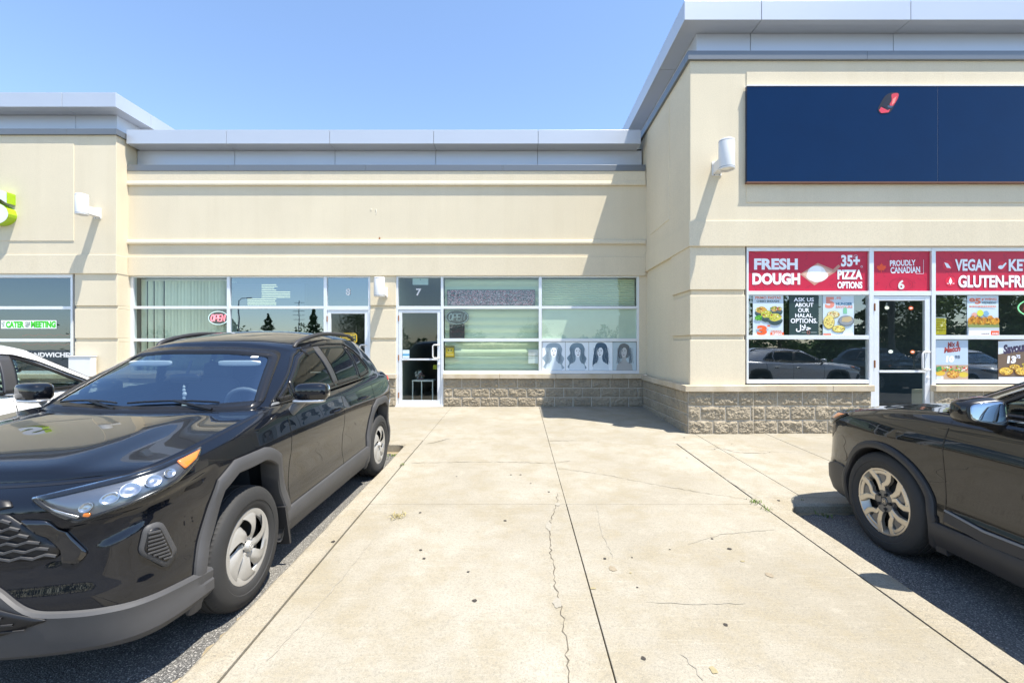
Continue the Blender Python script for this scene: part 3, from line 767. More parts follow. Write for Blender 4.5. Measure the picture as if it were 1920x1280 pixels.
def sell(mb, c, r, e1=.5, e2=.5, rot=None, mi=0, nu=20, nv=12, shape=None):
    def sp(x, e): return math.copysign(abs(x)**e, x)
    c = Vector(c); vs = []
    for i in range(nu):
        u = 2*math.pi*i/nu
        for j in range(nv+1):
            v = -math.pi/2+math.pi*j/nv
            p = Vector((sp(math.cos(v), e1)*sp(math.cos(u), e2), sp(math.cos(v), e1)*sp(math.sin(u), e2), sp(math.sin(v), e1)))
            if shape: p = shape(p)
            p = Vector((p.x*r[0], p.y*r[1], p.z*r[2]))
            if rot: p = rot @ p
            vs.append(c+p)
    m = nv+1
    mb.add(vs, [(i*m+j, ((i+1) % nu)*m+j, ((i+1) % nu)*m+j+1, i*m+j+1) for i in range(nu) for j in range(nv)], mi, True)

class LB(MB):            # mesh in the car's own space
    localspace = True
def wheel(root, pos, sgn, sp):
    """pos = hub centre (outer face towards sgn*y)"""
    r, wd = sp['tyre_r'], sp['tyre_w']; rr = sp['rim_r']
    w_ = LB(); w_.lathe([(0, -.05), (.14, -.05), (.16, -.02), (.16, .03), (0, .03)], 28, (0, 0, 0), 'y')
    w_.lathe([(rr-.015, -.10), (rr-.02, .0), (rr-.035, .05)], 40, (0, 0, 0), 'y')
    W = w_.build('wheel', M['brake'], root); W.location = pos; W.rotation_euler = (0, R(11), 0) if sgn > 0 else (0, R(11), R(180))
    h = wd/2
    prof = [(rr-.012, -h+.02), (rr+.01, -h+.008), (rr+.05, -h-.004), (r-.055, -h-.006), (r-.022, -h+.006), (r-.006, -h+.022), (r-.001, -h+.045),
            (r, -.062), (r-.008, -.060), (r-.008, -.050), (r, -.048), (r+.001, -.012), (r-.008, -.010), (r-.008, .0), (r, .002), (r+.001, .036), (r-.008, .038), (r-.008, .048), (r, .05),
            (r-.001, h-.045), (r-.004, h-.030), (r-.010, h-.016), (r-.022, h-.006), (r-.055, h+.006), (rr+.052, h+.005), (rr+.048, h+.001), (rr+.03, h), (rr+.012, h-.006), (rr+.004, h-.012), (rr-.004, h-.028)]
    n = 150
    def disp(k, j):
        if j in (4, 5, 6, 19, 20, 21): return -.005 if k % 2 == 0 else 0
        
        return 0
    t = LB(); t.lathe(prof, n, (0, 0, 0), 'y', disp=disp)
    t.build('tyre', M['tyre'], W, sharp=35)
    q = LB()
    f = h-.018
    if sp['rim'] == 'cover':        # silver wheel cover, six twisted petals
        q.lathe([(rr-.006, f-.02), (rr+.004, f), (rr, f+.007), (rr-.018, f+.008), (rr-.040, f+.002), (rr-.045, f-.01)], 72, (0, 0, 0), 'y')
        N = 6
        for s in range(N):
            def P(i, j, s=s):
                t_ = i/13; rad = .030+(rr-.050)*t_; e = j/8*2-1
                hw = (math.pi/N)*(1.0 if t_ < .24 else (1.0-.36*((t_-.24)/.30)**.8 if t_ < .54 else .64+.22*((t_-.54)/.46)**1.5))
                tw = -.62*(t_-.15) if t_ > .15 else 0
                a = 2*math.pi*s/N + .3 + tw + hw*e*.985
                y = f+.012 - .028*t_**1.8*0 - .018*(1-t_)**2 + .010*math.sin(min(1, t_*1.1)*math.pi) - .012*e*abs(e)*(t_ > .2) - .010*e*e
                if i == 13: y -= .006
                return (rad*math.cos(a), y, rad*math.sin(a))
            q.grid(P, 14, 9)
        q.lathe([(.0, f+.022), (.026, f+.021), (.032, f+.012), (.036, f-.004)], 28, (0, 0, 0), 'y')
        q.tube([(.015*math.cos(a), f+.022, .011*math.sin(a)) for a in [R(20*i) for i in range(19)]], .002, 5)
        q.lathe([(.03, f-.045), (rr-.02, f-.05)], 40, (0, 0, 0), 'y', 1)
        for s in range(N):
            a = 2*math.pi*s/N+.3; q.lathe([(0, f+.004), (.008, f+.003), (.009, f-.01)], 10, (.045*math.cos(a), 0, .045*math.sin(a)), 'y')
    else:                            # five twin-arm machined spokes over grey pockets
        q.lathe([(rr-.008, f-.03), (rr+.002, f), (rr-.002, f+.006), (rr-.012, f+.006), (rr-.03, f-.02), (rr-.045, f-.05)], 72, (0, 0, 0), 'y')
        N = 5
        def bar(pts, w0, w1, mi, lift):
            vs = []; m = len(pts)
            for i, (rad, ang) in enumerate(pts):
                w2 = w0+(w1-w0)*i/(m-1); p = Vector((rad*math.cos(ang), rad*math.sin(ang)))
                a_, b_ = pts[max(i-1, 0)], pts[min(i+1, m-1)]
                d = Vector((b_[0]*math.cos(b_[1])-a_[0]*math.cos(a_[1]), b_[0]*math.sin(b_[1])-a_[0]*math.sin(a_[1]))).normalized(); nn = Vector((-d.y, d.x))
                yy = f+lift-.012*(1-rad/rr)
                for u, dy in ((-1, -.03), (-1, -.003), (-.7, 0), (.7, 0), (1, -.003), (1, -.03)):
                    e = p+nn*u*w2; vs.append((e.x, yy+dy, e.y))
            q.add(vs, [(i*6+j, (i+1)*6+j, (i+1)*6+j+1, i*6+j+1) for i in range(m-1) for j in range(5)], mi, False)
        for s in range(N):
            a = 2*math.pi*s/N+.25
            bar([(.035, a), (.085, a+.02), (.115, a+.05)], .034, .030, 2, .002)                     # grey root
            bar([(.085, a+.16), (.125, a+.20), (.15, a+.42), (.185, a+.50), (rr-.004, a+.46)], .016, .024, 0, .006)
            bar([(.085, a-.12), (.125, a-.10), (.165, a-.13), (.20, a-.22), (rr-.004, a-.30)], .016, .027, 0, .006)
            bar([(.10, a+.05), (.15, a+.10), (rr-.012, a+.10)], .026, .045, 2, -.004)
            bar([(rr-.035, a-.30), (rr-.03, a-.12), (rr-.03, a+.1), (rr-.03, a+.3), (rr-.035, a+.46)], .014, .014, 0, .004)
            q.lathe([(0, f+.004), (.010, f+.004), (.012, f-.012)], 10, (.058*math.cos(a+.6), 0, .058*math.sin(a+.6)), 'y', 1)
        q.lathe([(0, f-.004), (.026, f-.004), (.030, f-.010), (.034, f-.03)], 28, (0, 0, 0), 'y', 2)
        q.lathe([(.034, f-.012), (.078, f-.016), (.085, f-.04)], 28, (0, 0, 0), 'y', 2)
        for x0_ in (-.010, .010): q.add([(x0_-.003, f-.002, -.012), (x0_+.003, f-.002, -.012), (x0_*.8+.003, f-.002, .012), (x0_*.8-.003, f-.002, .012)], [(0,1,2,3)], 0)
        q.add([(-.01, f-.002, -.003), (.01, f-.002, -.003), (.01, f-.002, .003), (-.01, f-.002, .003)], [(0,1,2,3)], 0)
        q.lathe([(.03, f-.075), (rr-.03, f-.08)], 40, (0, 0, 0), 'y', 1)
    q.build('rim', [M['rim'] if sp['rim'] == 'cover' else M['machined'], M['rimdark'], M['rimgrey']], W, sharp=50)
    return W

M['tyre'] = m_plastic('tyre_rubber', (0.030, 0.030, 0.030), 0.75)
M['brake'] = plain('brake_iron', (0.07, 0.068, 0.065), 0.6, .4)
M['rim'] = plain('silver_wheel_cover', (0.42, 0.41, 0.385), 0.36, .35)
M['machined'] = plain('machined_alloy', (0.54, 0.485, 0.40), 0.28, .7)
M['rimgrey'] = plain('grey_alloy', (0.16, 0.155, 0.15), 0.4, .5)
M['rimdark'] = plain('rim_shadow', (0.015, 0.015, 0.015), 0.8)
M['blackpaint'] = m_paint('black_paint', (0.004, 0.005, 0.008), 0.02)
M['greypaint'] = m_paint('dark_grey_paint', (0.012, 0.0115, 0.011), 0.0)
M['whitepaint'] = m_paint('white_paint', (0.80, 0.80, 0.79), 0.0)
M['silverpaint'] = m_paint('silver_paint', (0.55, 0.57, 0.60), 0.35)
M['bluepaint'] = m_paint('blue_paint', (0.03, 0.06, 0.16), 0.3)
M['clad'] = m_plastic('grey_cladding', (0.062, 0.062, 0.064), 0.55)
M['cladblack'] = m_plastic('black_cladding', (0.030, 0.030, 0.032), 0.5)
M['carglass'] = m_glass('windscreen_glass', (0.74, 0.86, 0.92), 0.27, 0.0, (0.74, 0.88, 1.0))
M['tint'] = m_glass('tinted_glass', (0.07, 0.085, 0.08), 0.045)
M['lightglass'] = m_glass('green_car_glass', (0.62, 0.74, 0.64), 0.06)
M['lens'] = m_glass('lamp_lens', (0.90, 0.93, 0.96), 0.045)
M['chrome'] = plain('chrome', (0.80, 0.80, 0.80), 0.12, 1.0)
M['satin'] = plain('satin_trim', (0.55, 0.55, 0.55), 0.3, .8)
M['amber'] = plain('amber_reflector', (0.85, 0.22, 0.02), 0.25, coat=1)
M['redlens'] = plain('red_lens', (0.45, 0.01, 0.01), 0.2, coat=1)
M['reflector'] = plain('lamp_reflector', (0.48, 0.48, 0.49), 0.25, .9)
M['interior'] = plain('dark_cabin', (0.045, 0.047, 0.05), 0.8)
M['seat'] = plain('seat_cloth', (0.10, 0.10, 0.105), 0.9)
M['frit'] = plain('glass_edge_black', (0.010, 0.010, 0.011), 0.25)

def build_car(sp, loc, rz, pitch, label, cat):
    root = empty(sp['name'], loc, (0, pitch, rz)); tag(root, label, cat)
    paint = M[sp['paint']]; clad = M[sp['clad']]
    # ---- plan curve
    P = sp['plan']; pl = [crom(P, t*(len(P)-1)/600) for t in range(601)]; L = [0]
    for a, b in zip(pl[:-1], pl[1:]): L.append(L[-1]+math.hypot(b[0]-a[0], b[1]-a[1]))
    LT = L[-1]
    import bisect
    def plan(a):
        a = min(max(a, 0), LT-1e-6); i = min(bisect.bisect_right(L, a)-1, 599); t = (a-L[i])/(L[i+1]-L[i])
        x = pl[i][0]*(1-t)+pl[i+1][0]*t; y = pl[i][1]*(1-t)+pl[i+1][1]*t
        i0, i1 = max(i-5, 0), min(i+6, 600); dx, dy = pl[i1][0]-pl[i0][0], pl[i1][1]-pl[i0][1]; q = math.hypot(dx, dy)
        return x, y, dy/q, -dx/q
    def a_of_x(x):          # side arc for station x
        lo, hi = LT*.08, LT*.92
        for _ in range(40):
            m = (lo+hi)/2
            if plan(m)[0] > x: lo = m
            else: hi = m
        return lo
    df, ds, dr = tab(sp['df']), tab(sp['ds']), tab(sp['dr']); zt, zb = tab(sp['zt']), tab(sp['zb'])
    dtop = sp['droll']
    def B(a, z, off=0, side=1):
        x, y, nx, ny = plan(a); top = zt(x)
        wf, ws, wr = max(0, nx)**1.6, abs(ny)**1.6, max(0, -nx)**1.6; q = wf+ws+wr
        d = (wf*df(z)+ws*ds(z)+wr*dr(z))/q
        for a0, z0, a1, z1, dep, fall in sp.get('crease', []):
            if a0-.06 < a < a1+.06:
                zl = z0+(z1-z0)*(a-a0)/(a1-a0); e = zl-z
                if 0 < e < fall: d += dep*min(1, e/.016)*(1-e/fall)**1.3*max(0, min(1, (a-a0+.06)/.06, (a1+.06-a)/.10))
        t = max(0, 1-(top-z)/.09); d += dtop*t*t                                     # roll over at the shoulder
        for xw in sp['xw']: d -= sp.get('flare', .02)*math.exp(-((x-xw)/.42)**2)*math.exp(-((z-.72)/.28)**2)*(ws/q)
        return Vector((x-nx*(d-off), side*(y-ny*(d-off)), z))
    def BN(a, z, off, side=1):
        p = B(a, z, 0, side); u = B(a+.008, z, 0, side)-B(a-.008, z, 0, side); v = B(a, z+.006, 0, side)-B(a, z-.006, 0, side)
        n = u.cross(v)*(-side if True else 1); n.normalize()
        x, y, nx, ny = plan(a)
        if n.dot(Vector((nx, side*ny, 0))) < 0: n = -n
        return p+n*off
    zw = sp['tyre_r']
    def arch_out(xw, th):
        c, s = math.cos(th), math.sin(th)
        if sp.get('arch_poly'):
            best = .6; A = sp['arch_poly']
            for (x1, z1), (x2, z2) in zip(A[:-1], A[1:]):
                den = c*(z2-z1)-s*(x2-x1)
                if abs(den) < 1e-9: continue
                t = (x1*(z2-z1)-z1*(x2-x1))/den; u = (c*z1 - s*x1)/-den if False else ((t*c-x1)/(x2-x1) if abs(x2-x1) > 1e-6 else (t*s-z1)/(z2-z1))
                if t > 0 and -.001 <= u <= 1.001: best = min(best, t)
            return best
        return sp['arch_r']
    aw = sp['arch_w']
    seams = sp['doors']                     # list of (x_front, x_rear)
    amarks = sorted([a_of_x(x) for d in seams for x in d])
    ac = a_of_x(sp['xcowl'])
    cuts = [0.0]
    for m in sorted(amarks+[sp['ah'], ac, LT]):
        n = max(1, round((m-cuts[-1])/sp.get('da', .032))); s0 = cuts[-1]
        for k in range(1, n+1): cuts.append(s0+(m-s0)*k/n)
    NV = sp.get('nv', 30); na = len(cuts)
    def zrow(a, j): x = plan(a)[0]; return zb(x)+(zt(x)-zb(x))*(j/(NV-1))
    body = LB(); doors = {}
    for side in (1, -1):
        G = [[B(a, zrow(a, j), 0, side) for j in range(NV)] for a in cuts]
        idx = {}
        faces = {None: []}
        for i in range(na-1):
            for j in range(NV-1):
                am = (cuts[i]+cuts[i+1])/2; x = plan(am)[0]; z = (G[i][j].z+G[i+1][j+1].z)/2; cut = False
                for xw in sp['xw']:
                    dx, dz = x-xw, z-zw
                    if abs(dx) < .7 and plan(am)[3] > .3:
                        if dz < 0: cut |= abs(dx) < arch_out(xw, 0 if dx > 0 else math.pi)-aw*.5
                        else: cut |= math.hypot(dx, dz) < arch_out(xw, math.atan2(dz, dx))-aw*.5
                if cut: continue
                key = None
                for k, d in enumerate(seams):
                    if d[1] < x < d[0] and z > sp['rocker']-.05 and plan(am)[3] > .5: key = k
                faces.setdefault(key, []).append((i*NV+j, (i+1)*NV+j, (i+1)*NV+j+1, i*NV+j+1))
        vs = [q for r in G for q in r]
        body.add(vs, faces[None], 0, True)
        for k in faces:
            if k is None: continue
            used = sorted({v for f in faces[k] for v in f}); mp = {v: n for n, v in enumerate(used)}
            d = LB(); d.add([vs[v] for v in used], [tuple(mp[v] for v in f) for f in faces[k]], 0, True)
            doors[(k, side)] = d
        # ledge from shoulder to the greenhouse
        rim = [(G[i][NV-1]) for i in range(na) if cuts[i] >= ac-1e-6]
        vs = []
        for p in rim:
            q = Vector((p.x, p.y, p.z)); c = Vector((min(max(p.x, sp['rear_in']), sp['xcowl']), 0, p.z)); d = (c-q)
            if d.length > 1e-6: q = q+d.normalized()*min(.22, d.length)
            q.z += .012; vs += [p, q]
        body.add(vs, [(2*i, 2*i+2, 2*i+3, 2*i+1) for i in range(len(rim)-1)], 0, True)
    # ---- greenhouse
    gb, gt = sp['gbase'], sp['gtop']; n = len(gb)-1; bul = sp.get('bulge', .025)
    def G2(t, v, side=1):
        b, c = crom(gb, t), crom(gt, t); k = bul*math.sin(math.pi*v)
        wx = max(0, min(1, (sp['ia']-t)/.6)) if t < sp['ia'] else -max(0, min(1, (t-sp['ib'])/.6)); wy = 1-abs(wx)
        p = [b[q]*(1-v)+c[q]*v for q in range(3)]
        return Vector((p[0]+wx*k, side*max(0, p[1]+wy*k), p[2]))
    NU, NW = 34*4, 26
    gv = []; gf = []
    for side in (1, -1):
        o = len(gv); gv += [G2(n*i/NU, j/NW, side) for i in range(NU+1) for j in range(NW+1)]
        gf += [(o+i*(NW+1)+j, o+(i+1)*(NW+1)+j, o+(i+1)*(NW+1)+j+1, o+i*(NW+1)+j+1) for i in range(NU) for j in range(NW)]
    bvh = BVHTree.FromPolygons(gv, gf)
    def ray(o, d, off):
        h = bvh.ray_cast(Vector(o), Vector(d))
        if h[0] is None:
            h = bvh.find_nearest(Vector(o)+Vector(d)*2.2); 
        nn = h[1]
        if nn.dot(Vector(d)) > 0: nn = -nn
        return h[0]+nn*off
    def side_s(side): return lambda p, off: ray((p[0], side*3, p[1]), (0, -side, 0), off)
    front_s = lambda p, off: ray((4, p[0], p[1]), (-1, 0, 0), off)
    rear_s = lambda p, off: ray((-5, p[0], p[1]), (1, 0, 0), off)
    ws_poly = round_poly(sp['screen'] + [(-y, z) for y, z in reversed(sp['screen'])], .05, .06)
    rs_poly = round_poly(sp['rearscreen'] + [(-y, z) for y, z in reversed(sp['rearscreen'])], .06, .08)
    sw = [round_poly(q, .025, .05) for q in sp['windows']]
    keep = []
    wsi, rsi, swi = inset(ws_poly, .016), inset(rs_poly, .016), [inset(q, .013) for q in sw]
    for f in gf:
        c = sum((gv[k] for k in f), Vector())/4; nn = (gv[f[1]]-gv[f[0]]).cross(gv[f[3]]-gv[f[0]])
        kill = False
        if c.x > sp['xsplit'] and inside((c.y, c.z), wsi) and abs(nn.x) > abs(nn.y)*.5: kill = True
        elif c.x < sp['xsplit2'] and inside((c.y, c.z), rsi) and abs(nn.x) > abs(nn.y): kill = True
        elif abs(nn.y) > abs(nn.x)*.6 and any(inside((c.x, c.z), q) for q in swi): kill = True
        if not kill: keep.append(f)
    body.add(gv, keep, 0, True)
    # roof
    def coons(Fc, Cc, Ls, crown, ns, nt_, ridge=None, mi=0, mb_=None):
        F, C = Fc, Cc
        def Pp(i, j):
            s = i/(ns-1); t = j/(nt_-1)*2-1; tt = (t+1)/2
            f, c = F(t), C(t); l = Ls(s); r = Vector((l.x, -l.y, l.z))
            p = f*(1-s)+c*s + r*(1-tt)+l*tt - (F(-1)*(1-s)*(1-tt)+F(1)*(1-s)*tt+C(-1)*s*(1-tt)+C(1)*s*tt)
            p.z += crown*(1-t*t)*(max(0, 4*s*(1-s)))**.55
            if ridge: p.z += ridge(s, t)
            return p
        mb_.grid(Pp, ns, nt_, mi)
    ia, ib = sp['ia'], sp['ib']
    def topc(t, side=1): return G2(t, 1.0, side)
    coons(lambda t: topc(abs(t)*ia, 1 if t >= 0 else -1), lambda t: topc(n-(n-ib)*abs(t), 1 if t >= 0 else -1), lambda s: topc(ia+(ib-ia)*s), sp['roofcrown'], 26, 21, mb_=body)
    ob = body.build('body', paint, root, weld=.002)
    # ---- hood
    hd = LB()
    ah = sp['ah']; Lc = B(ac, zt(plan(ac)[0]))
    xc0 = sp['xcowl0']; zc = sp['zcowl0']
    Fh = lambda t: B(abs(t)*ah, zt(plan(abs(t)*ah)[0]), 0, 1 if t >= 0 else -1)
    Ch = lambda t: Vector((xc0+(Lc.x-xc0)*t*t, Lc.y*t, zc+(Lc.z-zc)*abs(t)**2.5))
    Lh = lambda s: B(ah+(ac-ah)*s, zt(plan(ah+(ac-ah)*s)[0]))
    def ridge(s, t):
        e = abs(t)-(.60+.06*s); return sp['hoodridge']*(1/(1+math.exp(e*26)))*min(1, s*6)*min(1, (1-s)*8)
    coons(Fh, Ch, Lh, sp['hoodcrown'], 34, 41, ridge, mb_=hd)
    hd.build('hood', paint, root)
    tr = LB(); dk = 0
    # hood shut line, door shut lines
    def line(mb_, pts, wd, off, side):
        Q = [BN(a, z, off, side) for a, z in pts]; vs = []
        for i, q in enumerate(Q):
            a, z = pts[i]; a0, z0 = pts[max(i-1, 0)]; a1, z1 = pts[min(i+1, len(pts)-1)]
            d = Vector((a1-a0, z1-z0)).normalized()*wd*.5
            vs += [BN(a-d.y, z+d.x, off, side), BN(a+d.y, z-d.x, off, side)]
        mb_.add(vs, [(2*i, 2*i+1, 2*i+3, 2*i+2) for i in range(len(Q)-1)], 0, True)
    for side in (1, -1):
        pts = [(a, zt(plan(a)[0])-.012) for a in [ah*.0+ (ac)*k/60 for k in range(0, 61)]]
        tr = LB(); line(tr, pts, .007, .0012, side); tr.build('shut_line', M['frit'], root)
        for k, (x0_, x1_) in enumerate(seams):
            for x_ in ((x0_, x1_) if k == 0 else (x1_,)):
                a_ = a_of_x(x_); top = zt(x_)-.004
                pts = [(a_ + sp.get('seamlean', 0)*0, sp['rocker']+(top-sp['rocker'])*q/16) for q in range(17)]
                if x_ < sp['xw'][1]+.5: pts = [p for p in pts if math.hypot(x_-sp['xw'][1], p[1]-zw) > .44]
                if len(pts) > 1: tr = LB(); line(tr, pts, .009, .0015, side); tr.build('shut_line', M['frit'], root)
    # ---- doors with handle and windows
    names = {}
    for (k, side), d in doors.items():
        o = d.build('door', paint, root, weld=.002); names[(k, side)] = o
        x0_, x1_ = seams[k]; hx = x1_+.14; zh = sp['zhandle']+(.02 if k else 0)
        if k == 1: hx = sp['handle2']
        h = LB(); ah_ = a_of_x(hx)
        g0 = lambda q, z: BN(a_of_x(hx+q), z, 0, side)
        h.tube([BN(a_of_x(hx+.105), zh, .0, side), BN(a_of_x(hx+.095), zh, .032, side), BN(a_of_x(hx+.05), zh+.003, .044, side), BN(a_of_x(hx-.05), zh+.004, .044, side), BN(a_of_x(hx-.095), zh, .032, side), BN(a_of_x(hx-.105), zh, .0, side)], [.010, .013, .014, .014, .013, .010], 10)
        h.build('handle', paint, o)
        c2 = LB(); patch(c2, lambda p, off: BN(a_of_x(p[0]), p[1], off, side), round_poly([(hx-.07, zh-.03), (hx+.07, zh-.03), (hx+.07, zh+.022), (hx-.07, zh+.022)], .03, .05), .0015, 0, 3, 0)
        c2.build('handle_recess', M['frit'], o)
    gk = M[sp['sideglass']]
    for side in (1, -1):
        S = side_s(side)
        for q, poly in enumerate(sw):
            mb_ = LB(); patch(mb_, S, poly, .0025, 0, 6, .002)
            key = sp['windowdoor'][q]; par = names.get((key, side), root) if key is not None else root
            o = mb_.build('window', M[sp['reartint']] if q >= sp['tint_from'] else gk, par)
            f = LB(); band(f, S, inset(poly, -.012), inset(poly, .024), .005); f.build('window_frame', M['frit'], o)
        if sp.get('dlo'):
            D = round_poly(sp['dlo'], .03, .05); f = LB(); band(f, S, inset(D, -.020), inset(D, -.004), .009, 0, True, .006)
            f.build('window_trim', M[sp['trim']], root)
        for pil in sp.get('pillars', []):
            f = LB(); patch(f, S, round_poly(pil, .01, .05), .007, 0, 4, .005); f.build('pillar_trim', M['pillar'], root)
    mb_ = LB(); patch(mb_, front_s, ws_poly, .0025, 0, 8, .002); wo_ = mb_.build('windscreen', M['carglass'], root)
    f = LB(); band(f, front_s, inset(ws_poly, -.02), inset(ws_poly, .035), .0055); f.build('windscreen_frame', M['frit'], wo_)
    mb_ = LB(); patch(mb_, rear_s, rs_poly, .0025, 0, 6, .002); o = mb_.build('rear_window', M[sp['reartint']], root)
    f = LB(); band(f, rear_s, inset(rs_poly, -.012), inset(rs_poly, .03), .005); f.build('window_frame', M['frit'], o)
    # cowl below the windscreen
    c = LB(); c.grid(lambda i, j: Ch((j/20*2-1)*.985)*(1-i/5)+Vector((G2(abs(j/20*2-1)*ia, .03).x, (j/20*2-1)*.80*G2(ia, .03).y/.80, G2(abs(j/20*2-1)*ia, .03).z))*(i/5)+Vector((0, 0, -.012 if 0 < i < 5 else -.004)), 6, 21)
    c.build('cowl', M['dark'], root)
    # wipers
    for y0, y1 in sp.get('wipers', []):
        wv = LB(); pts = [front_s((y0+(y1-y0)*t, sp['zwipe']+.05*t*(1-t)), .02) for t in [k/8 for k in range(9)]]
        wv.tube(pts, .007, 6); pm = pts[4]; wv.tube([Vector((pm.x+.06, y0*1.0, pm.z-.05)), pts[4]], .010, 6); wv.build('wiper', M['frit'], root)
    # ---- arch cladding, wheel wells
    for side in (1, -1):
        for xw in sp['xw']:
            cl = LB(); N = 44; rows = []
            for k in range(N+1):
                th = R(-22)+R(224)*k/N; ro = arch_out(xw, th) if not sp.get('arch_poly') else arch_out(xw, max(min(th, R(196)), R(-16)))
                ri = max(ro-aw, zw+.026); row = []
                for rad, off, inn in ((ri-.002, -.10, 0), (ri, .012, 0), (ri+.008, .022, 0), (ri+(ro-ri)*.5, .024, 0), (ro-.010, .020, 0), (ro, .012, 0), (ro+.002, -.004, 0)):
                    x = xw+rad*math.cos(th); z = max(zw+rad*math.sin(th), .20); row.append(BN(a_of_x(x), z, off, side))
                rows.append(row)
            cl.grid(lambda i, j: rows[i][j], N+1, 7); cl.build('arch_cladding', clad, root, sharp=35)
            wl = LB(); wl.grid(lambda i, j: (xw+(arch_out(xw, R(-16)+R(212)*i/30)-aw*.35)*math.cos(R(-16)+R(212)*i/30), side*(.42+.44*j/4), zw+(arch_out(xw, R(-16)+R(212)*i/30)-aw*.35)*math.sin(R(-16)+R(212)*i/30)), 31, 5)
            wl.add([(xw+.5*math.cos(R(12*i)), side*.42, zw+.5*math.sin(R(12*i))) for i in range(30)], [tuple(range(30))], 0)
            wl.build('wheel_well', M['dark'], root)
            wheel(root, (xw, side*(sp['track']-sp['tyre_w']/2), zw), side, sp)
            if xw == sp['xw'][0] and sp.get('mudflap'):
                m = LB(); xx = xw-.40; ys = [side*(sp['track']-.20), side*(sp['track']+.015)]
                m.prism([(xx, .40), (xx-.03, .41), (xx-.065, .17), (xx-.035, .16)], min(ys), max(ys), 'y') if False else m.add([(xx+.01, ys[0], .46), (xx+.01, ys[1], .46), (xx-.055, ys[1], .17), (xx-.055, ys[0], .17), (xx-.02, ys[0], .46), (xx-.02, ys[1], .46), (xx-.075, ys[1], .17), (xx-.075, ys[0], .17)], [(0,1,2,3), (4,7,6,5), (0,4,5,1), (1,5,6,2), (2,6,7,3), (3,7,4,0)])
                m.build('mud_flap', M['cladblack'], root)
        # rocker
        xa, xb = sp['xw'][0]-sp['rock_in'], sp['xw'][1]+sp['rock_in']; rk = LB()
        S = lambda p, off: BN(a_of_x(p[0]), p[1], off, side)
        rows = []
        for k in range(41):
            x = xa+(xb-xa)*k/40; zt_ = sp['rocker'] + sp.get('rockslope', 0)*(k/40)
            rows.append([S((x, zt_+.004), -.004), S((x, zt_), .016), S((x, zt_-.015), .024), S((x, zt_-.09), .026), S((x, .235), .012), S((x, .20), -.03), Vector((x, side*.6, .19))])
        rk.grid(lambda i, j: rows[i][j], 41, 7); rk.build('rocker_panel', clad, root, sharp=35)
    # underbody and cabin
    u = LB(); u.box(sp['plan'][-1][0]+.25, sp['plan'][0][0]-.25, -.55, .55, .22, .50); u.box(-1.0, 1.0, -.80, .80, .22, .40)
    u.build('underbody', M['dark'], root)
    cb = LB(); xd = sp['xcowl']; zd = sp['zcowl0']
    cb.box(sp['rear_in'], xd-.02, -.74, .74, .40, .44); cb.add([(sp['xcowl']+.1, -.78, .4), (sp['xcowl']+.1, .78, .4), (sp['xcowl']+.1, .70, zd-.02), (sp['xcowl']+.1, -.70, zd-.02)], [(0,1,2,3)])
    for s_ in (-1, 1): cb.add([(sp['rear_in'], s_*.80, .4), (xd, s_*.80, .4), (xd, s_*.74, sp['zt'][0][1]*0+zd-.02), (sp['rear_in'], s_*.74, zd)], [(0,1,2,3)])
    cb.build('cabin', M['interior'], root)
    da = LB(); da.prism([(xd-.10, zd-.06), (xd-.20, zd-.03), (xd-.36, zd-.035), (xd-.43, zd-.11), (xd-.38, zd-.30), (xd-.1, zd-.35)], -.66, .66, 'y')
    da.build('dashboard', M['dash'], root, bevel=.03)
    stw = LB(); C0 = Vector((xd-.55, .37, zd-.07)); ax = Vector((-.9, 0, .42)).normalized(); e1 = Vector((0, 1, 0)); e2 = ax.cross(e1)
    stw.tube([C0+e1*.18*math.cos(R(15*k))+e2*.18*math.sin(R(15*k)) for k in range(25)], .016, 8)
    stw.tube([C0-e1*.17, C0-ax*.03, C0+e1*.17], .014, 6); stw.tube([C0-ax*.03, C0-ax*.25], .03, 8); sell(stw, C0-ax*.03, (.04, .07, .06)); stw.build('steering_wheel', M['steer'], root)
    for s_ in (1, -1):
        st = LB(); xs_ = sp['xseat']
        sell(st, (xs_, s_*.37, .62), (.27, .25, .10), .4, .4); sell(st, (xs_-.28, s_*.37, .92), (.09, .24, .36), .4, .5, Matrix.Rotation(R(-14), 3, 'Y')); sell(st, (xs_-.40, s_*.37, zd+.17), (.05, .13, .10), .5, .5)
        st.build('front_seat', M['seat'], root)
    st = LB(); xs_ -= .95; sell(st, (xs_, 0, .62), (.25, .62, .10), .4, .3); sell(st, (xs_-.25, 0, .90), (.09, .62, .34), .4, .3, Matrix.Rotation(R(-14), 3, 'Y'))
    for s_ in (1, 0, -1): sell(st, (xs_-.36, s_*.38, zd+.13), (.05, .12, .08), .5, .5)
    st.build('rear_seat', M['seat'], root)
    mr = LB(); pm = front_s((0, sp['screen'][2][1]-.10), -.10); sell(mr, pm, (.025, .12, .035), .5, .5); mr.tube([pm, front_s((0, sp['screen'][2][1]-.04), -.01)], .012, 6); mr.build('rear_view_mirror', M['frit'], root)
    for s_ in (1, -1):
        v = LB(); p0 = front_s((s_*.36, sp['screen'][2][1]-.045), -.035); sell(v, p0, (.012, .17, .022), .4, .3); v.build('sun_visor', M['lining'], root)
    hl = LB(); Gt = lambda t, v_: G2(t, v_)
    hl.add([(.22, -.50, gt[0][2]-.035), (.22, .50, gt[0][2]-.035), (-1.4, .50, gt[5][2]-.03), (-1.4, -.50, gt[5][2]-.03)], [(0,1,2,3)]); hl.build('headliner', M['lining'], root)
    sp['_B'], sp['_BN'], sp['_aof'], sp['_front'], sp['_side'], sp['_plan'], sp['_G'] = B, BN, a_of_x, front_s, side_s, plan, G2
    return root
M['pianoblack'] = plain('piano_black', (0.004,0.004,0.005), 0.08, coat=1)
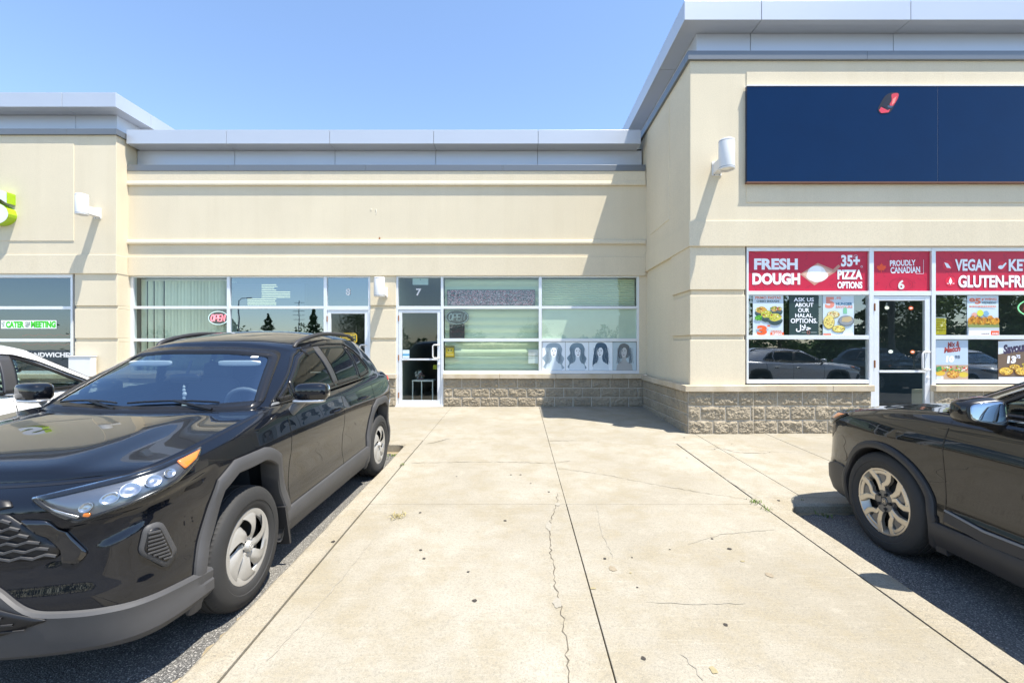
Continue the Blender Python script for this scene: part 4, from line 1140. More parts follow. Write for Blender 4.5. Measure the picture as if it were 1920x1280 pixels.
M['mirrorgrey'] = plain('mirror_grey', (0.16,0.165,0.17), 0.35)
M['mirror'] = plain('mirror_glass', (0.42,0.47,0.52), 0.02, 1.0)
M['dash'] = plain('dashboard_grey', (0.15, 0.155, 0.165), 0.7)
M['lining'] = plain('roof_lining', (0.55, 0.55, 0.53), .9)
M['steer'] = plain('steering_leather', (0.16, 0.165, 0.17), 0.5)
M['pillar'] = plain('pillar_black', (0.05, 0.05, 0.052), 0.35)

suv = dict(name='parked_car', nv=54, da=.022, paint='blackpaint', clad='clad', rim='cover', tyre_r=.362, tyre_w=.225, rim_r=.222, xw=(1.345, -1.345), track=.925,
    plan=[(2.27, 0), (2.267, .25), (2.245, .45), (2.205, .62), (2.155, .75), (2.07, .845), (1.92, .895), (1.6, .917), (1.0, .925), (0, .925), (-1.0, .925), (-1.6, .918), (-1.95, .885), (-2.15, .79), (-2.25, .6), (-2.29, .3), (-2.30, 0)],
    df=[(.20, .12), (.30, .06), (.42, .01), (.50, 0), (.60, .02), (.70, .035), (.80, .03), (.88, .025), (.95, .045), (1.0, .085), (1.06, .13)],
    ds=[(.20, .06), (.32, .02), (.45, .015), (.58, .03), (.72, .022), (.84, .004), (.92, .0), (1.0, .012), (1.08, .03), (1.16, .05), (1.25, .075)],
    dr=[(.20, .14), (.34, .03), (.45, 0), (.60, .0), (.72, .03), (.9, .05), (1.1, .07), (1.25, .13)],
    zt=[(-2.3, 1.17), (-2.0, 1.21), (-1.3, 1.215), (-.3, 1.185), (.5, 1.172), (.95, 1.158), (1.3, 1.125), (1.7, 1.075), (2.05, 1.03), (2.27, 1.0)],
    zb=[(-2.3, .30), (-1.9, .24), (1.9, .24), (2.27, .26)], droll=.055, ah=.72, xcowl=.95, xcowl0=1.12, zcowl0=1.145, hoodcrown=.022, hoodridge=.020,
    doors=[(.82, -.217), (-.217, -1.13)], rocker=.42, rockslope=.03, rock_in=.42, zhandle=.98, handle2=-.80,
    arch_poly=[(.47, -.2), (.455, .10), (.30, .50), (.16, .575), (-.21, .575), (-.35, .50), (-.50, .10), (-.52, -.2)], arch_w=.085, flare=.012, crease=[(.56, .815, 1.28, .945, .026, .17), (.78, .745, .90, .79, -.020, .26)],
    gbase=[(1.10, 0, 1.125), (1.07, .35, 1.13), (1.02, .62, 1.14), (.96, .775, 1.15), (.89, .812, 1.152), (.70, .828, 1.157), (0, .845, 1.17), (-.9, .845, 1.195), (-1.45, .82, 1.205), (-1.80, .76, 1.20), (-1.98, .5, 1.19), (-2.04, 0, 1.19)],
    gtop=[(.36, 0, 1.585), (.34, .3, 1.58), (.29, .54, 1.552), (.23, .612, 1.535), (.16, .634, 1.543), (.0, .643, 1.572), (-.45, .645, 1.625), (-1.0, .625, 1.625), (-1.38, .59, 1.60), (-1.60, .53, 1.575), (-1.69, .35, 1.585), (-1.72, 0, 1.60)],
    ia=3.5, ib=9, bulge=.03, roofcrown=.055, rear_in=-1.7, xsplit=.2, xsplit2=-1.5,
    screen=[(0, 1.155), (.0, 1.555), (.48, 1.528), (.70, 1.165)][0:0] + [(.0001, 1.152), (.0001, 1.560), (.50, 1.530), (.715, 1.180)][0:0] + [(.30, 1.142), (.755, 1.168), (.570, 1.522), (.25, 1.552)], rearscreen=[(.50, 1.26), (.40, 1.53)],
    windows=[[(.80, 1.187), (.60, 1.189), (.595, 1.287)], [(.565, 1.19), (-.19, 1.205), (-.10, 1.555), (.03, 1.54), (.24, 1.476), (.48, 1.345), (.56, 1.300)], [(-.25, 1.208), (-.84, 1.222), (-.86, 1.40), (-.80, 1.565), (-.17, 1.565)], [(-.89, 1.225), (-1.18, 1.255), (-1.20, 1.30), (-1.02, 1.48), (-.86, 1.55), (-.90, 1.40)]],
    windowdoor=[0, 0, 1, None], tint_from=2, sideglass='sidetint', reartint='tint',
    dlo=[(.845, 1.176), (-.2, 1.198), (-.9, 1.215), (-1.21, 1.245), (-1.23, 1.30), (-1.05, 1.49), (-.84, 1.575), (-.4, 1.582), (-.1, 1.566), (.05, 1.552), (.255, 1.488), (.495, 1.357)], trim='frit',
    pillars=[[(-.175, 1.205), (-.262, 1.207), (-.195, 1.565), (-.085, 1.56)]],
    wipers=[(.50, -.10), (-.18, -.62)], zwipe=1.185, xseat=.05, mudflap=True)
M['sidetint'] = m_glass('side_glass', (0.16, 0.19, 0.17), 0.045)
XC = -2.575; YC = 4.195
car1 = build_car(suv, (XC, YC, asph(YC)), R(-90), math.atan(.0174), 'black crossover with grey plastic wheel arches and silver wheel covers, parked nose towards the viewer', 'car')

def az(sp, poly, name, mat, off, root, side=1, rings=4, r=.015, skirt=.01, step=.03):
    m = LB(); patch(m, lambda p, o: sp['_BN'](p[0], p[1], o, side), round_poly(poly, r, step), off, 0, rings, skirt)
    return m.build(name, M[mat], root)
def strip(sp, pts, wd, name, mat, off, root, side=1, lift=.006):
    m = LB(); BN = sp['_BN']; vs = []
    for i, (a, z) in enumerate(pts):
        a0, z0 = pts[max(i-1, 0)]; a1, z1 = pts[min(i+1, len(pts)-1)]; d = Vector((a1-a0, z1-z0)).normalized()*wd*.5
        vs += [BN(a-d.y, z+d.x, off-lift, side), BN(a-d.y*.8, z+d.x*.8, off, side), BN(a+d.y*.8, z-d.x*.8, off, side), BN(a+d.y, z-d.x, off-lift, side)]
    m.add(vs, [(4*i+k, 4*i+k+1, 4*i+k+5, 4*i+k+4) for i in range(len(pts)-1) for k in range(3)], 0, False)
    return m.build(name, M[mat], root)
M['recess'] = plain('grille_black', (0.006, 0.006, 0.007), 0.4)
def headlamp(sp, root, side, outer, amber, bulbs):
    """housing, reflector bowls, drl strip, lens"""
    h = az(sp, outer, 'headlight', 'lamphouse', .003, root, side, 5, .012)
    poly = round_poly(outer, .012, .03)
    BN = sp['_BN']
    f = LB(); band(f, lambda p, o: BN(p[0], p[1], o, side), inset(poly, -.004), inset(poly, .012), .010, 0, True, .008); f.build('lamp_bezel', M['frit'], h)
    for (a, z, r1, r2) in bulbs:
        b = LB(); n = 20; rows = []
        for k, (q, o) in enumerate(((1.0, .012), (.92, .013), (.78, .006), (.4, .005), (.0, .006))):
            rows.append([BN(a+r1*q*math.cos(2*math.pi*i/n)+.35*r2*q*math.sin(2*math.pi*i/n), z+r2*q*math.sin(2*math.pi*i/n), o, side) for i in range(n)])
        b.grid(lambda i, j: rows[j][i], n, 5, closed=True); b.build('reflector_bowl', M['reflector'], h)
    m = LB(); patch(m, lambda p, o: BN(p[0], p[1], o, side), round_poly(amber, .008, .03), .012, 0, 3, .006); m.build('turn_reflector', M['amber'], h)
    m = LB(); patch(m, lambda p, o: BN(p[0], p[1], o, side), poly, .018, 0, 5, .014); m.build('lens', M['lens'], h)
    return h
M['lamphouse'] = plain('lamp_housing', (0.22, 0.225, 0.235), 0.28, .8)
for side in (1, -1):
    s_ = suv
    headlamp(s_, car1, side, [(.49, .950), (.67, .845), (1.06, .945), (1.20, 1.005), (1.275, 1.052), (1.08, 1.030), (.72, .985)], [(1.115, .985), (1.20, 1.012), (1.265, 1.046), (1.10, 1.024)],
             [(.70, .905, .026, .020), (.785, .930, .036, .022), (.86, .952, .042, .026), (.955, .970, .036, .022), (1.035, .985, .028, .018)])
    az(s_, [(.57, .915), (.58, .903), (.67, .862), (.68, .872)], 'daytime_lamp', 'reflector', .012, car1, side, 3, .005, .006)
    az(s_, [(.69, .870), (.715, .866), (.72, .880), (.695, .884)], 'turn_reflector', 'amber', .013, car1, side, 3, .005, .006)
    # fog bezel with louvres
    bz = az(s_, [(.885, .655), (.910, .775), (.988, .775), (1.080, .583), (1.02, .528)], 'fog_bezel', 'clad', .012, car1, side, 4, .03, .014)
    az(s_, [(.905, .663), (.925, .753), (.975, .753), (1.048, .593), (1.015, .558)], 'bezel_recess', 'recess', .014, bz, side, 4, .02, .004)
    for k in range(9):
        z = .735-k*.019; a0 = .920+max(0, k-5)*.024; a1 = .978+k*.0075
        strip(s_, [(a0, z+.004), ((a0+a1)/2, z), (a1, z-.004)], .009, 'louvre', 'clad', .021, bz, side, .008)
    # lower valance and intake
    S = []
    vl = LB(); BN = s_['_BN']; N = 44; rows = []
    topz = tab([(0, .655), (.22, .65), (.36, .60), (.55, .478), (.80, .450), (1.05, .43), (1.28, .405)])
    for k in range(N+1):
        a = 1.285*k/N; t = topz(a)
        rows.append([BN(a, t+.006, -.01, side), BN(a, t, .014, side), BN(a, t-.012, .024, side), BN(a, t-(t-.30)*.5, .022, side), BN(a, .345, .030, side), BN(a, .30, .036, side), BN(a, .255, .016, side), BN(a, .22, -.05, side)])
    e = rows[-1]; rows.append([p + (Vector((p.x-.02, p.y*.93, p.z))-p) for p in e])
    vl.grid(lambda i, j: rows[i][j], N+2, 8); va = vl.build('bumper_valance', M['clad'], car1, sharp=30)
    az(s_, [(.02, .545), (.36, .535), (.585, .455), (.40, .405), (.02, .405)], 'lower_intake', 'recess', .029, va, side, 4, .02, .002)
    for z in (.425, .455, .485, .515): strip(s_, [(.02, z), (.25, z), (.50-(z-.425)*1.2, z)], .008, 'intake_bar', 'cladblack', .035, va, side, .006)
    # main grille
    gz = az(s_, [(0.0, .905), (.415, .900), (.600, .740), (.585, .690), (.0, .695)], 'grille', 'recess', .006, car1, side, 4, .02, .006)
    for k in range(6):
        z = .872-k*.033; a1 = .43+k*.031
        pts = []; n = 14
        for q in range(n+1):
            a = a1*q/n; pts.append((a, z+(.006 if q % 2 else -.006)))
        strip(s_, pts, .011, 'grille_bar', 'clad', .016, gz, side, .009)
    poly = round_poly([(0.0, .905), (.415, .900), (.600, .740), (.585, .690), (.0, .695)], .02, .03)
    az(s_, [(.0, .965), (.40, .950), (.425, .925), (.37, .915), (.0, .925)], 'upper_grille', 'recess', .006, car1, side, 4, .01, .006)
    az(s_, [(.46, .875), (.62, .70), (.60, .668), (.66, .655), (.70, .70), (.56, .865)], 'grille_wing', 'pianoblack', .010, car1, side, 4, .02, .008)
    # mirror
    mr = LB(); c0 = Vector((.74, side*1.04, 1.245))
    def shp(p): return Vector((p.x*(1-.25*max(0, p.y)) - .25*p.y*0, p.y, p.z*(1-.15*p.y*side*side)))
    sell(mr, c0, (.080, .118, .070), .55, .6, Matrix.Rotation(R(12*side), 3, 'Z'))
    mo = mr.build('mirror', M['blackpaint'], car1)
    m2 = LB(); sell(m2, c0+Vector((.025, -side*.01, -.062)), (.052, .115, .016), .6, .6, Matrix.Rotation(R(12*side), 3, 'Z'), 0)
    m2.build('turn_signal', M['satin'], mo)
    m2 = LB(); m2.tube([c0+Vector((.0, -side*.06, -.05)), c0+Vector((-.0, -side*.11, -.10)), Vector((.73, side*.885, 1.10)), Vector((.72, side*.84, 1.085))], [.034, .036, .034, .03], 12); m2.build('mirror_arm', M['mirrorgrey'], mo)
    m2 = LB(); sell(m2, c0+Vector((-.072, 0, 0)), (.010, .100, .058), .5, .5, Matrix.Rotation(R(12*side), 3, 'Z')); m2.build('mirror_glass', M['chrome'], mo)
    # roof rail
    rl = LB(); Gf = s_['_G']
    pts = []
    for k in range(25):
        t = 4.4+(9.0-4.4)*k/24; p = Gf(t, 1.0, side); q = 1-abs(k/12-1)**6
        pts.append(Vector((p.x, p.y-side*.035, p.z+.012+.048*q)))
    rl.tube(pts, [.016 if k in (0, 24) else .020 for k in range(25)], 8); rl.build('roof_rail', M['cladblack'], car1)
    # tail lamp wrapping on to the rear quarter
    aq = s_['_aof'](-2.02)
    az(s_, [(aq-.10, 1.10), (aq+.05, 1.14), (aq+.32, 1.14), (aq+.32, 1.04), (aq+.10, 1.05)], 'tail_lamp', 'redlens', .012, car1, side, 4, .02, .012)
    # belt trim corner at the windscreen pillar base
    m = LB(); S_ = s_['_side'](side); patch(m, S_, round_poly([(.89, 1.160), (.80, 1.163), (.80, 1.176), (.86, 1.178)], .008, .03), .010, 0, 3, .008); m.build('pillar_cover', M['mirrorgrey'], car1)
    az(s_, [(s_['_aof'](1.345), .0+.955), (s_['_aof'](1.345)+.001, .96), (s_['_aof'](1.345)-.001, .96)], 'badge', 'frit', .001, car1, side, 1, .0005, 0) if False else None
    # fuel/fender joint line from lamp to arch
    strip(s_, [(1.235, 1.0), (1.33, .975), (1.42, .955), (1.50, .945)], .006, 'fender_joint', 'frit', .0014, car1, side, .001)


orn = LB(); p0 = suv['_front']((0, 1.40), -.13)
for k, (dy, dz_, r_) in enumerate(((0, -.02, .010), (0, -.045, .012), (.004, -.075, .016), (0, -.105, .012), (-.002, -.135, .010), (0, -.17, .020))): sell(orn, p0+Vector((0, dy, dz_)), (r_*.6, r_, r_*1.1), .8, .8, nu=10, nv=8)
orn.tube([p0, p0+Vector((0, 0, -.19))], .002, 5); orn.build('hanging_ornament', M['lining'], car1)
stk = LB(); patch(stk, suv['_front'], round_poly([(.475, 1.500), (.425, 1.500), (.425, 1.487), (.478, 1.487)], .004, .02), .004, 0, 2, .001); stk.build('windscreen_sticker', M['white'], car1)
# ---- the dark grey crossover on the right (nose to the shops)
import copy
crv = {k: copy.deepcopy(v) for k, v in suv.items() if not k.startswith('_')}
crv.update(crease=[], paint='greypaint', clad='cladblack', rim='alloy', tyre_r=.380, rim_r=.252, xw=(1.33, -1.33), arch_poly=None, arch_r=.462, arch_w=.062, flare=.03, rocker=.40, rockslope=.02,
    plan=[(2.20, 0), (2.195, .25), (2.17, .45), (2.13, .62), (2.07, .74), (1.97, .83), (1.82, .885), (1.55, .915), (1.0, .922), (0, .922), (-1.0, .925), (-1.6, .915), (-1.95, .88), (-2.15, .78), (-2.25, .6), (-2.29, .3), (-2.30, 0)],
    df=[(.20, .10), (.30, .04), (.42, .0), (.55, 0.0), (.68, .02), (.80, .045), (.90, .09), (.98, .15), (1.06, .23)],
    ds=[(.20, .06), (.32, .02), (.45, .01), (.56, .028), (.70, .022), (.82, .008), (.90, .0), (.97, .010), (1.05, .034), (1.16, .055), (1.25, .08)],
    zt=[(-2.3, 1.17), (-2.0, 1.21), (-1.3, 1.20), (-.3, 1.165), (.5, 1.15), (.95, 1.135), (1.3, 1.10), (1.6, 1.055), (1.9, 1.00), (2.2, .955)],
    windows=[[(.745, 1.170), (.60, 1.172), (.595, 1.245)], [(.565, 1.173), (-.19, 1.188), (-.10, 1.535), (.0, 1.522), (.20, 1.462), (.44, 1.332), (.56, 1.262)], [(-.25, 1.190), (-.84, 1.205), (-.86, 1.40), (-.80, 1.545), (-.17, 1.545)], [(-.89, 1.21), (-1.18, 1.24), (-1.20, 1.29), (-1.02, 1.47), (-.86, 1.53), (-.90, 1.40)]],
    dlo=[(.80, 1.160), (-.2, 1.182), (-.9, 1.198), (-1.21, 1.23), (-1.23, 1.29), (-1.05, 1.48), (-.84, 1.565), (-.4, 1.575), (-.1, 1.556), (.02, 1.538), (.215, 1.474), (.455, 1.344)],
    trim='chrome', sideglass='lightglass', zhandle=.95, mudflap=False, hoodridge=.012)
crv['plan'] = [(x if x < 1.5 else 1.5+(x-1.5)*1.19, y) for x, y in crv['plan']]; crv['zt'] = [(x if x < 1.5 else 1.5+(x-1.5)*1.19, z) for x, z in crv['zt']]
XR2, YR2 = 3.755, 2.25
car2 = build_car(crv, (XR2, YR2, asph(YR2)), R(90), -math.atan(.0174), 'dark grey crossover with machined five spoke alloy wheels, parked nose to the pizza shop', 'car')
for side in (1, -1):
    s_ = crv; AF = s_['_aof']; BN = s_['_BN']
    headlamp(s_, car2, side, [(.62, .875), (.80, .835), (1.02, .885), (1.22, .985), (1.10, .985), (.80, .935)], [(.93, .905), (1.06, .925), (1.18, .975), (1.05, .965)], [(.74, .88, .05, .026), (.85, .90, .05, .028)])
    az(s_, [(0, .86), (.55, .86), (.60, .80), (.52, .70), (0, .69)], 'grille', 'recess', .006, car2, side, 4, .02, .006)
    strip(s_, [(0, .83), (.3, .83), (.62, .85)], .03, 'grille_bar', 'chrome', .014, car2, side, .008)
    vl = LB(); N = 40; rows = []
    topz = tab([(0, .42), (.5, .40), (.75, .44), (.95, .50), (1.12, .535), (1.30, .50)])
    for k in range(N+1):
        a = 1.24*k/N; t = topz(a); rows.append([BN(a, t+.004, -.008, side), BN(a, t, .006, side), BN(a, t-.01, .012, side), BN(a, .36, .016, side), BN(a, .27, .012, side), BN(a, .22, -.05, side)])
    vl.grid(lambda i, j: rows[i][j], N+1, 6); vl.build('bumper_valance', M['cladblack'], car2, sharp=30)
    # lower door cladding with a raised rib
    pts = [(AF(.80-1.55*k/30), .50 - .035*min(1, k/5) + .03*k/30) for k in range(31)]
    strip(s_, [(a, z-.03) for a, z in pts], .085, 'door_cladding', 'cladblack', .018, car2, side, .014)
    strip(s_, [(a, z+.004) for a, z in pts], .014, 'cladding_rib', 'mirrorgrey', .024, car2, side, .006)
    m = LB(); xx = .885; m.add([BN(AF(xx+.06), .52, .012, side), BN(AF(xx-.02), .44, .016, side), BN(AF(xx-.07), .20, .022, side), BN(AF(xx+.015), .19, .022, side), BN(AF(xx+.06), .52, -.03, side), BN(AF(xx-.02), .44, -.03, side), BN(AF(xx-.07), .20, -.06, side), BN(AF(xx+.015), .19, -.06, side)], [(0,1,2,3), (0,4,5,1), (1,5,6,2), (2,6,7,3), (3,7,4,0), (4,7,6,5)]); m.build('mud_flap', M['cladblack'], car2)
    mr = LB(); c0 = Vector((.545, side*1.0, 1.205)); rz_ = Matrix.Rotation(R(-6*side), 3, 'Z'); rg_ = Matrix.Rotation(R(-16*side), 3, 'Z') @ Matrix.Rotation(R(9), 3, 'Y')
    def shp(p): return Vector((p.x*(1.0-.2*p.y*side), p.y, p.z*(1-.22*p.y*side) + .10*p.x*0))
    sell(mr, c0, (.085, .105, .085), .55, .55, rz_, shape=shp); mo = mr.build('mirror', M['greypaint'], car2)
    m2 = LB(); sell(m2, c0+Vector((-.075, 0, .0)), (.020, .097, .074), .45, .5, rg_, shape=shp); m2.build('mirror_bezel', M['frit'], mo)
    m2 = LB(); sell(m2, c0+Vector((-.093, side*.006, .004)), (.006, .085, .061), .4, .5, rg_, shape=shp); m2.build('mirror_glass', M['mirror'], mo)
    m2 = LB(); m2.tube([c0+Vector((.01, -side*.06, -.06)), Vector((.52, side*.90, 1.12)), Vector((.53, side*.84, 1.10))], [.035, .03, .03], 10); m2.build('mirror_arm', M['frit'], mo)
    # bright corner piece at the pillar foot
    m = LB(); patch(m, s_['_side'](side), round_poly([(.89, 1.144), (.74, 1.156), (.74, 1.166), (.84, 1.172)], .01, .03), .011, 0, 3, .008); m.build('pillar_cover', M['satin'], car2)

# ---- the white car in the next bay
sed = {k: copy.deepcopy(v) for k, v in suv.items() if not k.startswith('_')}
dz = lambda pts, f: [(a, f(b)) for a, b in pts]
sq = lambda z: z if z < .6 else .6+(z-.6)*.80                      # lower the shoulder line of the crossover
rz2 = lambda z: sq(1.17)+(z-1.17)*1.15
sed.update(crease=[], nv=30, da=.032, paint='whitepaint', clad='whitepaint', rim='alloy', tyre_r=.335, rim_r=.215, xw=(1.33, -1.33), arch_poly=None, arch_r=.395, arch_w=.03, flare=.02, rocker=.27, rockslope=0, rock_in=.40,
    df=[(sq(a), b) for a, b in suv['df']], ds=[(sq(a), b) for a, b in suv['ds']], dr=[(sq(a), b) for a, b in suv['dr']], zt=dz(suv['zt'], sq),
    gbase=[(a, b, sq(c)) for a, b, c in suv['gbase']], gtop=[(a-.05, b, rz2(c)-.0) for a, b, c in suv['gtop']], roofcrown=.05,
    screen=[(a, sq(b) if b < 1.3 else rz2(b)) for a, b in suv['screen']], rearscreen=[(a, rz2(b)) for a, b in suv['rearscreen']],
    windows=[[(.70, rz2(1.19)), (-.16, rz2(1.195)), (-.10, rz2(1.515)), (-.02, rz2(1.498)), (.14, rz2(1.440)), (.40, rz2(1.318))], [(-.26, rz2(1.198)), (-.95, rz2(1.225)), (-1.22, rz2(1.29)), (-1.00, rz2(1.45)), (-.80, rz2(1.52)), (-.20, rz2(1.52))]],
    windowdoor=[0, 1], tint_from=5, sideglass='lightglass', reartint='lightglass', dlo=[(.78, rz2(1.178)), (-.2, rz2(1.186)), (-.95, rz2(1.213)), (-1.25, rz2(1.285)), (-1.03, rz2(1.465)), (-.82, rz2(1.537)), (-.4, rz2(1.542)), (-.05, rz2(1.515)), (.155, rz2(1.452)), (.415, rz2(1.330))],
    pillars=[[(-.15, rz2(1.197)), (-.27, rz2(1.199)), (-.21, rz2(1.522)), (-.09, rz2(1.518))]], zcowl0=sq(1.145), zwipe=sq(1.185), zhandle=.86, mudflap=False, trim='frit', hoodridge=.01)
XW2, YW2 = -5.95, 4.86
car3 = build_car(sed, (XW2, YW2, asph(YW2)), R(90), -math.atan(.0174), 'white car with dark mirrors behind the black crossover, only its roof and side windows visible', 'car')
for side in (1, -1):
    s_ = sed
    mr = LB(); c0 = Vector((.74, side*1.0, 1.06)); sell(mr, c0, (.085, .12, .075), .55, .6); mo = mr.build('mirror', M['frit'], car3)
    m2 = LB(); m2.tube([c0+Vector((.0, -side*.06, -.05)), Vector((.74, side*.85, .985))], .03, 8); m2.build('mirror_arm', M['frit'], mo)
    headlamp(s_, car3, side, [(.52, .78), (.80, .74), (1.10, .80), (1.30, .86), (1.10, .87), (.75, .83)], [(1.05, .82), (1.15, .835), (1.25, .855), (1.1, .855)], [(.74, .785, .05, .026)])
# ---------------------------------------------------------------- signs, lamps, posters, blinds
def lin(h):
    r, g, b = [int(h[i:i+2], 16)/255 for i in (0, 2, 4)]
    return tuple(((c+.055)/1.055)**2.4 if c > .04045 else c/12.92 for c in (r, g, b))
_pr = {}
def ink(h, rough=.45):
    if h not in _pr: _pr[h] = plain('print_'+h, lin(h), rough, var=.04, vs=12)
    return _pr[h]
def greek(p, x0, x1, y0, y1, h, seed):
    """a line too small to read: word-sized dashes"""
    random.seed(seed); x = x0
    while x < x1-.5:
        e = min(x1, x+random.uniform(1.5, 5)); p.rect(x, e, y0, y1, h); x = e+.8
    return p
class Poster:
    """flat print; items in photo pixels, each layer a fraction of a millimetre above the last"""
    def __init__(s, Y, x0, x1, y0, y1, bg, thick=.003, bow=0):
        s.Y = Y; s.mb = MB(); s.mats = []; s.k = 0; s.box = (x0, x1, y0, y1)
        s.mb.box(fx(x0, Y), fx(x1, Y), Y, Y+thick, fz(y1, Y), fz(y0, Y), s.mi(bg))
    def mi(s, h):
        m = M[h] if h in M else ink(h)
        if m not in s.mats: s.mats.append(m)
        return s.mats.index(m)
    def y(s): s.k += 1; return s.Y - .0005*s.k
    def text(s, t, x0, x1, y0, y1, h, bold=.03, shear=0, rot=0, align='CENTER', space=.8):
        put_text(s.mb, t, fx(x0, s.Y), fx(x1, s.Y), fz(y1, s.Y), fz(y0, s.Y), s.y(), s.mi(h), bold, shear, align, space, rot); return s
    def rect(s, x0, x1, y0, y1, h): s.mb.quad(fx(x0, s.Y), fx(x1, s.Y), fz(y1, s.Y), fz(y0, s.Y), s.y(), s.mi(h)); return s
    def poly(s, pts, h): s.mb.poly([(fx(a, s.Y), fz(b, s.Y)) for a, b in pts], s.y(), s.mi(h)); return s
    def ell(s, cx, cy, rx, ry, h, n=22, a0=0, a1=360, wob=0, seed=0):
        random.seed(seed); pts = []
        for i in range(n): a = R(a0+(a1-a0)*i/(n if a1-a0 == 360 else n-1)); q = 1+random.uniform(-wob, wob); pts.append((cx+rx*q*math.cos(a), cy+ry*q*math.sin(a)))
        return s.poly(pts, h)
    def ring(s, cx, cy, rx, ry, w_, h, n=28):
        Y = s.y(); vs = []
        for i in range(n):
            a = 2*math.pi*i/n
            for q in (0, w_): vs.append((fx(cx+(rx-q)*math.cos(a), s.Y), Y, fz(cy+(ry-q)*math.sin(a), s.Y)))
        s.mb.add(vs, [(2*i, 2*((i+1) % n), 2*((i+1) % n)+1, 2*i+1) for i in range(n)], s.mi(h)); return s
    def food(s, cx, cy, rx, ry, cols, n, seed, r=2.0):
        random.seed(seed); Y = s.y()
        for i in range(n):
            a = random.uniform(0, 6.28); q = math.sqrt(random.random()); x, y = cx+rx*q*math.cos(a), cy+ry*q*math.sin(a); e = r*random.uniform(.5, 1.3); mi = s.mi(random.choice(cols))
            pts = [(x+e*random.uniform(.5, 1.2)*math.cos(R(51*k)), y+e*random.uniform(.4, 1)*math.sin(R(51*k))) for k in range(7)]
            s.mb.poly([(fx(a_, s.Y), fz(b_, s.Y)) for a_, b_ in pts], Y-.00002*i, mi)
        return s
    def done(s, name, label, cat, group=None):
        o = s.mb.build(name, s.mats); tag(o, label, cat, group); return o
def squiggles(p, x0, x1, y0, y1, n, h, seed):
    random.seed(seed); Y = p.y()
    for i in range(n):
        x, y = random.uniform(x0, x1), random.uniform(y0, y1); a = random.uniform(0, 6.28); pts = []
        for k in range(7): pts.append((x, y)); x += 1.4*math.cos(a); y += 1.4*math.sin(a); a += random.uniform(-.2, 1.0)
        pts = [q for q in pts if x0 < q[0] < x1 and y0 < q[1] < y1]
        vs = []
        for k in range(len(pts)):
            d = Vector((pts[min(k+1, len(pts)-1)][0]-pts[max(k-1, 0)][0], pts[min(k+1, len(pts)-1)][1]-pts[max(k-1, 0)][1]))
            if d.length < 1e-6: d = Vector((1, 0))
            d.normalize()
            for s_ in (-1, 1): vs.append((fx(pts[k][0]-d.y*.22*s_, p.Y), Y, fz(pts[k][1]+d.x*.22*s_, p.Y)))
        if len(pts) > 2: p.mb.add(vs, [(2*k, 2*k+1, 2*k+3, 2*k+2) for k in range(len(pts)-1)], p.mi(h))
PY = YFR+.020; PB_ = YFR-.002
RED, WH, PINKW = 'c0143a', 'f4f6fa', 'd9dce8'
# red banners
p = Poster(PB_, 1401.9, 1626.8, 471.7, 545.8, RED); squiggles(p, 1403, 1625, 473, 545, 90, '7c1435', 1)
p.poly([(1500, 514), (1533, 493), (1562, 505), (1572, 496), (1576, 499), (1566, 510), (1527, 535)], 'c58e7c').poly([(1504, 514), (1533, 496), (1561, 509), (1527, 530)], 'd9b49e').ell(1532, 516, 20, 13, 'e9dcd6', wob=.06).ell(1531, 511.5, 17, 13.5, 'f3f1ef').ell(1529, 507, 11, 8, 'ffffff')
p.text('FRESH', 1413.7, 1495.6, 484.5, 505.8, WH, .045).text('DOUGH', 1410.6, 1500, 511.9, 533.8, WH, .05).text('35+', 1576.6, 1612, 478, 500, WH, .04).text('PIZZA', 1570, 1616.5, 505.6, 523.8, WH, .045).text('OPTIONS', 1569.7, 1616.5, 528, 541, WH, .04)
p.ring(1604, 481, 4, 3, .6, PINKW); p.ring(1615, 500, 2, 2, .6, PINKW)
p.done('window_banner', 'wide red banner reading FRESH DOUGH and 35+ PIZZA OPTIONS across the top left pizza window', 'banner')
p = Poster(PB_, 1635.6, 1743.2, 471.7, 545.8, RED); squiggles(p, 1637, 1742, 473, 545, 40, '7c1435', 2)
leaf = [(0, 1), (.12, .62), (.34, .74), (.28, .30), (.55, .52), (.62, .36), (.95, .42), (.84, .14), (1, .02), (.52, -.36), (.58, -.56), (.06, -.46), (.05, -.95), (-.05, -.95), (-.06, -.46), (-.58, -.56), (-.52, -.36), (-1, .02), (-.84, .14), (-.95, .42), (-.62, .36), (-.55, .52), (-.28, .30), (-.34, .74), (-.12, .62)]
p.poly([(1652.5+9.3*a, 502-9.5*b) for a, b in leaf], 'f0501e').text('PROUDLY', 1668.4, 1716.6, 487.5, 498.6, WH, .03, rot=R(1.5)).text('CANADIAN', 1669.5, 1725, 500.2, 512, WH, .03, rot=R(1.5))
p.rect(1731, 1731.6, 487, 513, PINKW).rect(1717, 1731, 513, 513.6, PINKW).ring(1689.5, 533, 22, 12, .5, '8c1a38')
p.done('window_banner', 'small red banner reading PROUDLY CANADIAN with an orange leaf above the pizza door', 'banner')
p = Poster(PB_, 1751.3, 2109, 471.7, 545.8, RED); squiggles(p, 1753, 2000, 473, 545, 100, '7c1435', 3)
for cx, cy in ((1776.7, 497.5), (1878.4, 499), (1781.7, 527.8), (1960, 498)): p.ell(cx, cy, 9.3, 9.3, 'd81f3c')
p.poly([(1770, 492), (1777, 494), (1783, 503), (1775, 502)], WH).ell(1876, 501, 5, 3.5, WH).poly([(1878, 499), (1885, 492), (1887, 494), (1881, 502)], WH).poly([(1781.7, 520), (1785, 528), (1781.7, 534), (1778.5, 528)], WH).rect(1775, 1779, 531, 532, WH).rect(1785, 1789, 531, 532, WH)
p.text('VEGAN', 1790, 1857, 485.8, 508, WH, .035).text('KETO', 1890.5, 1950, 485.8, 508.5, WH, .035).text('GLUTEN-FREE', 1796, 1937, 516, 539.3, WH, .035)
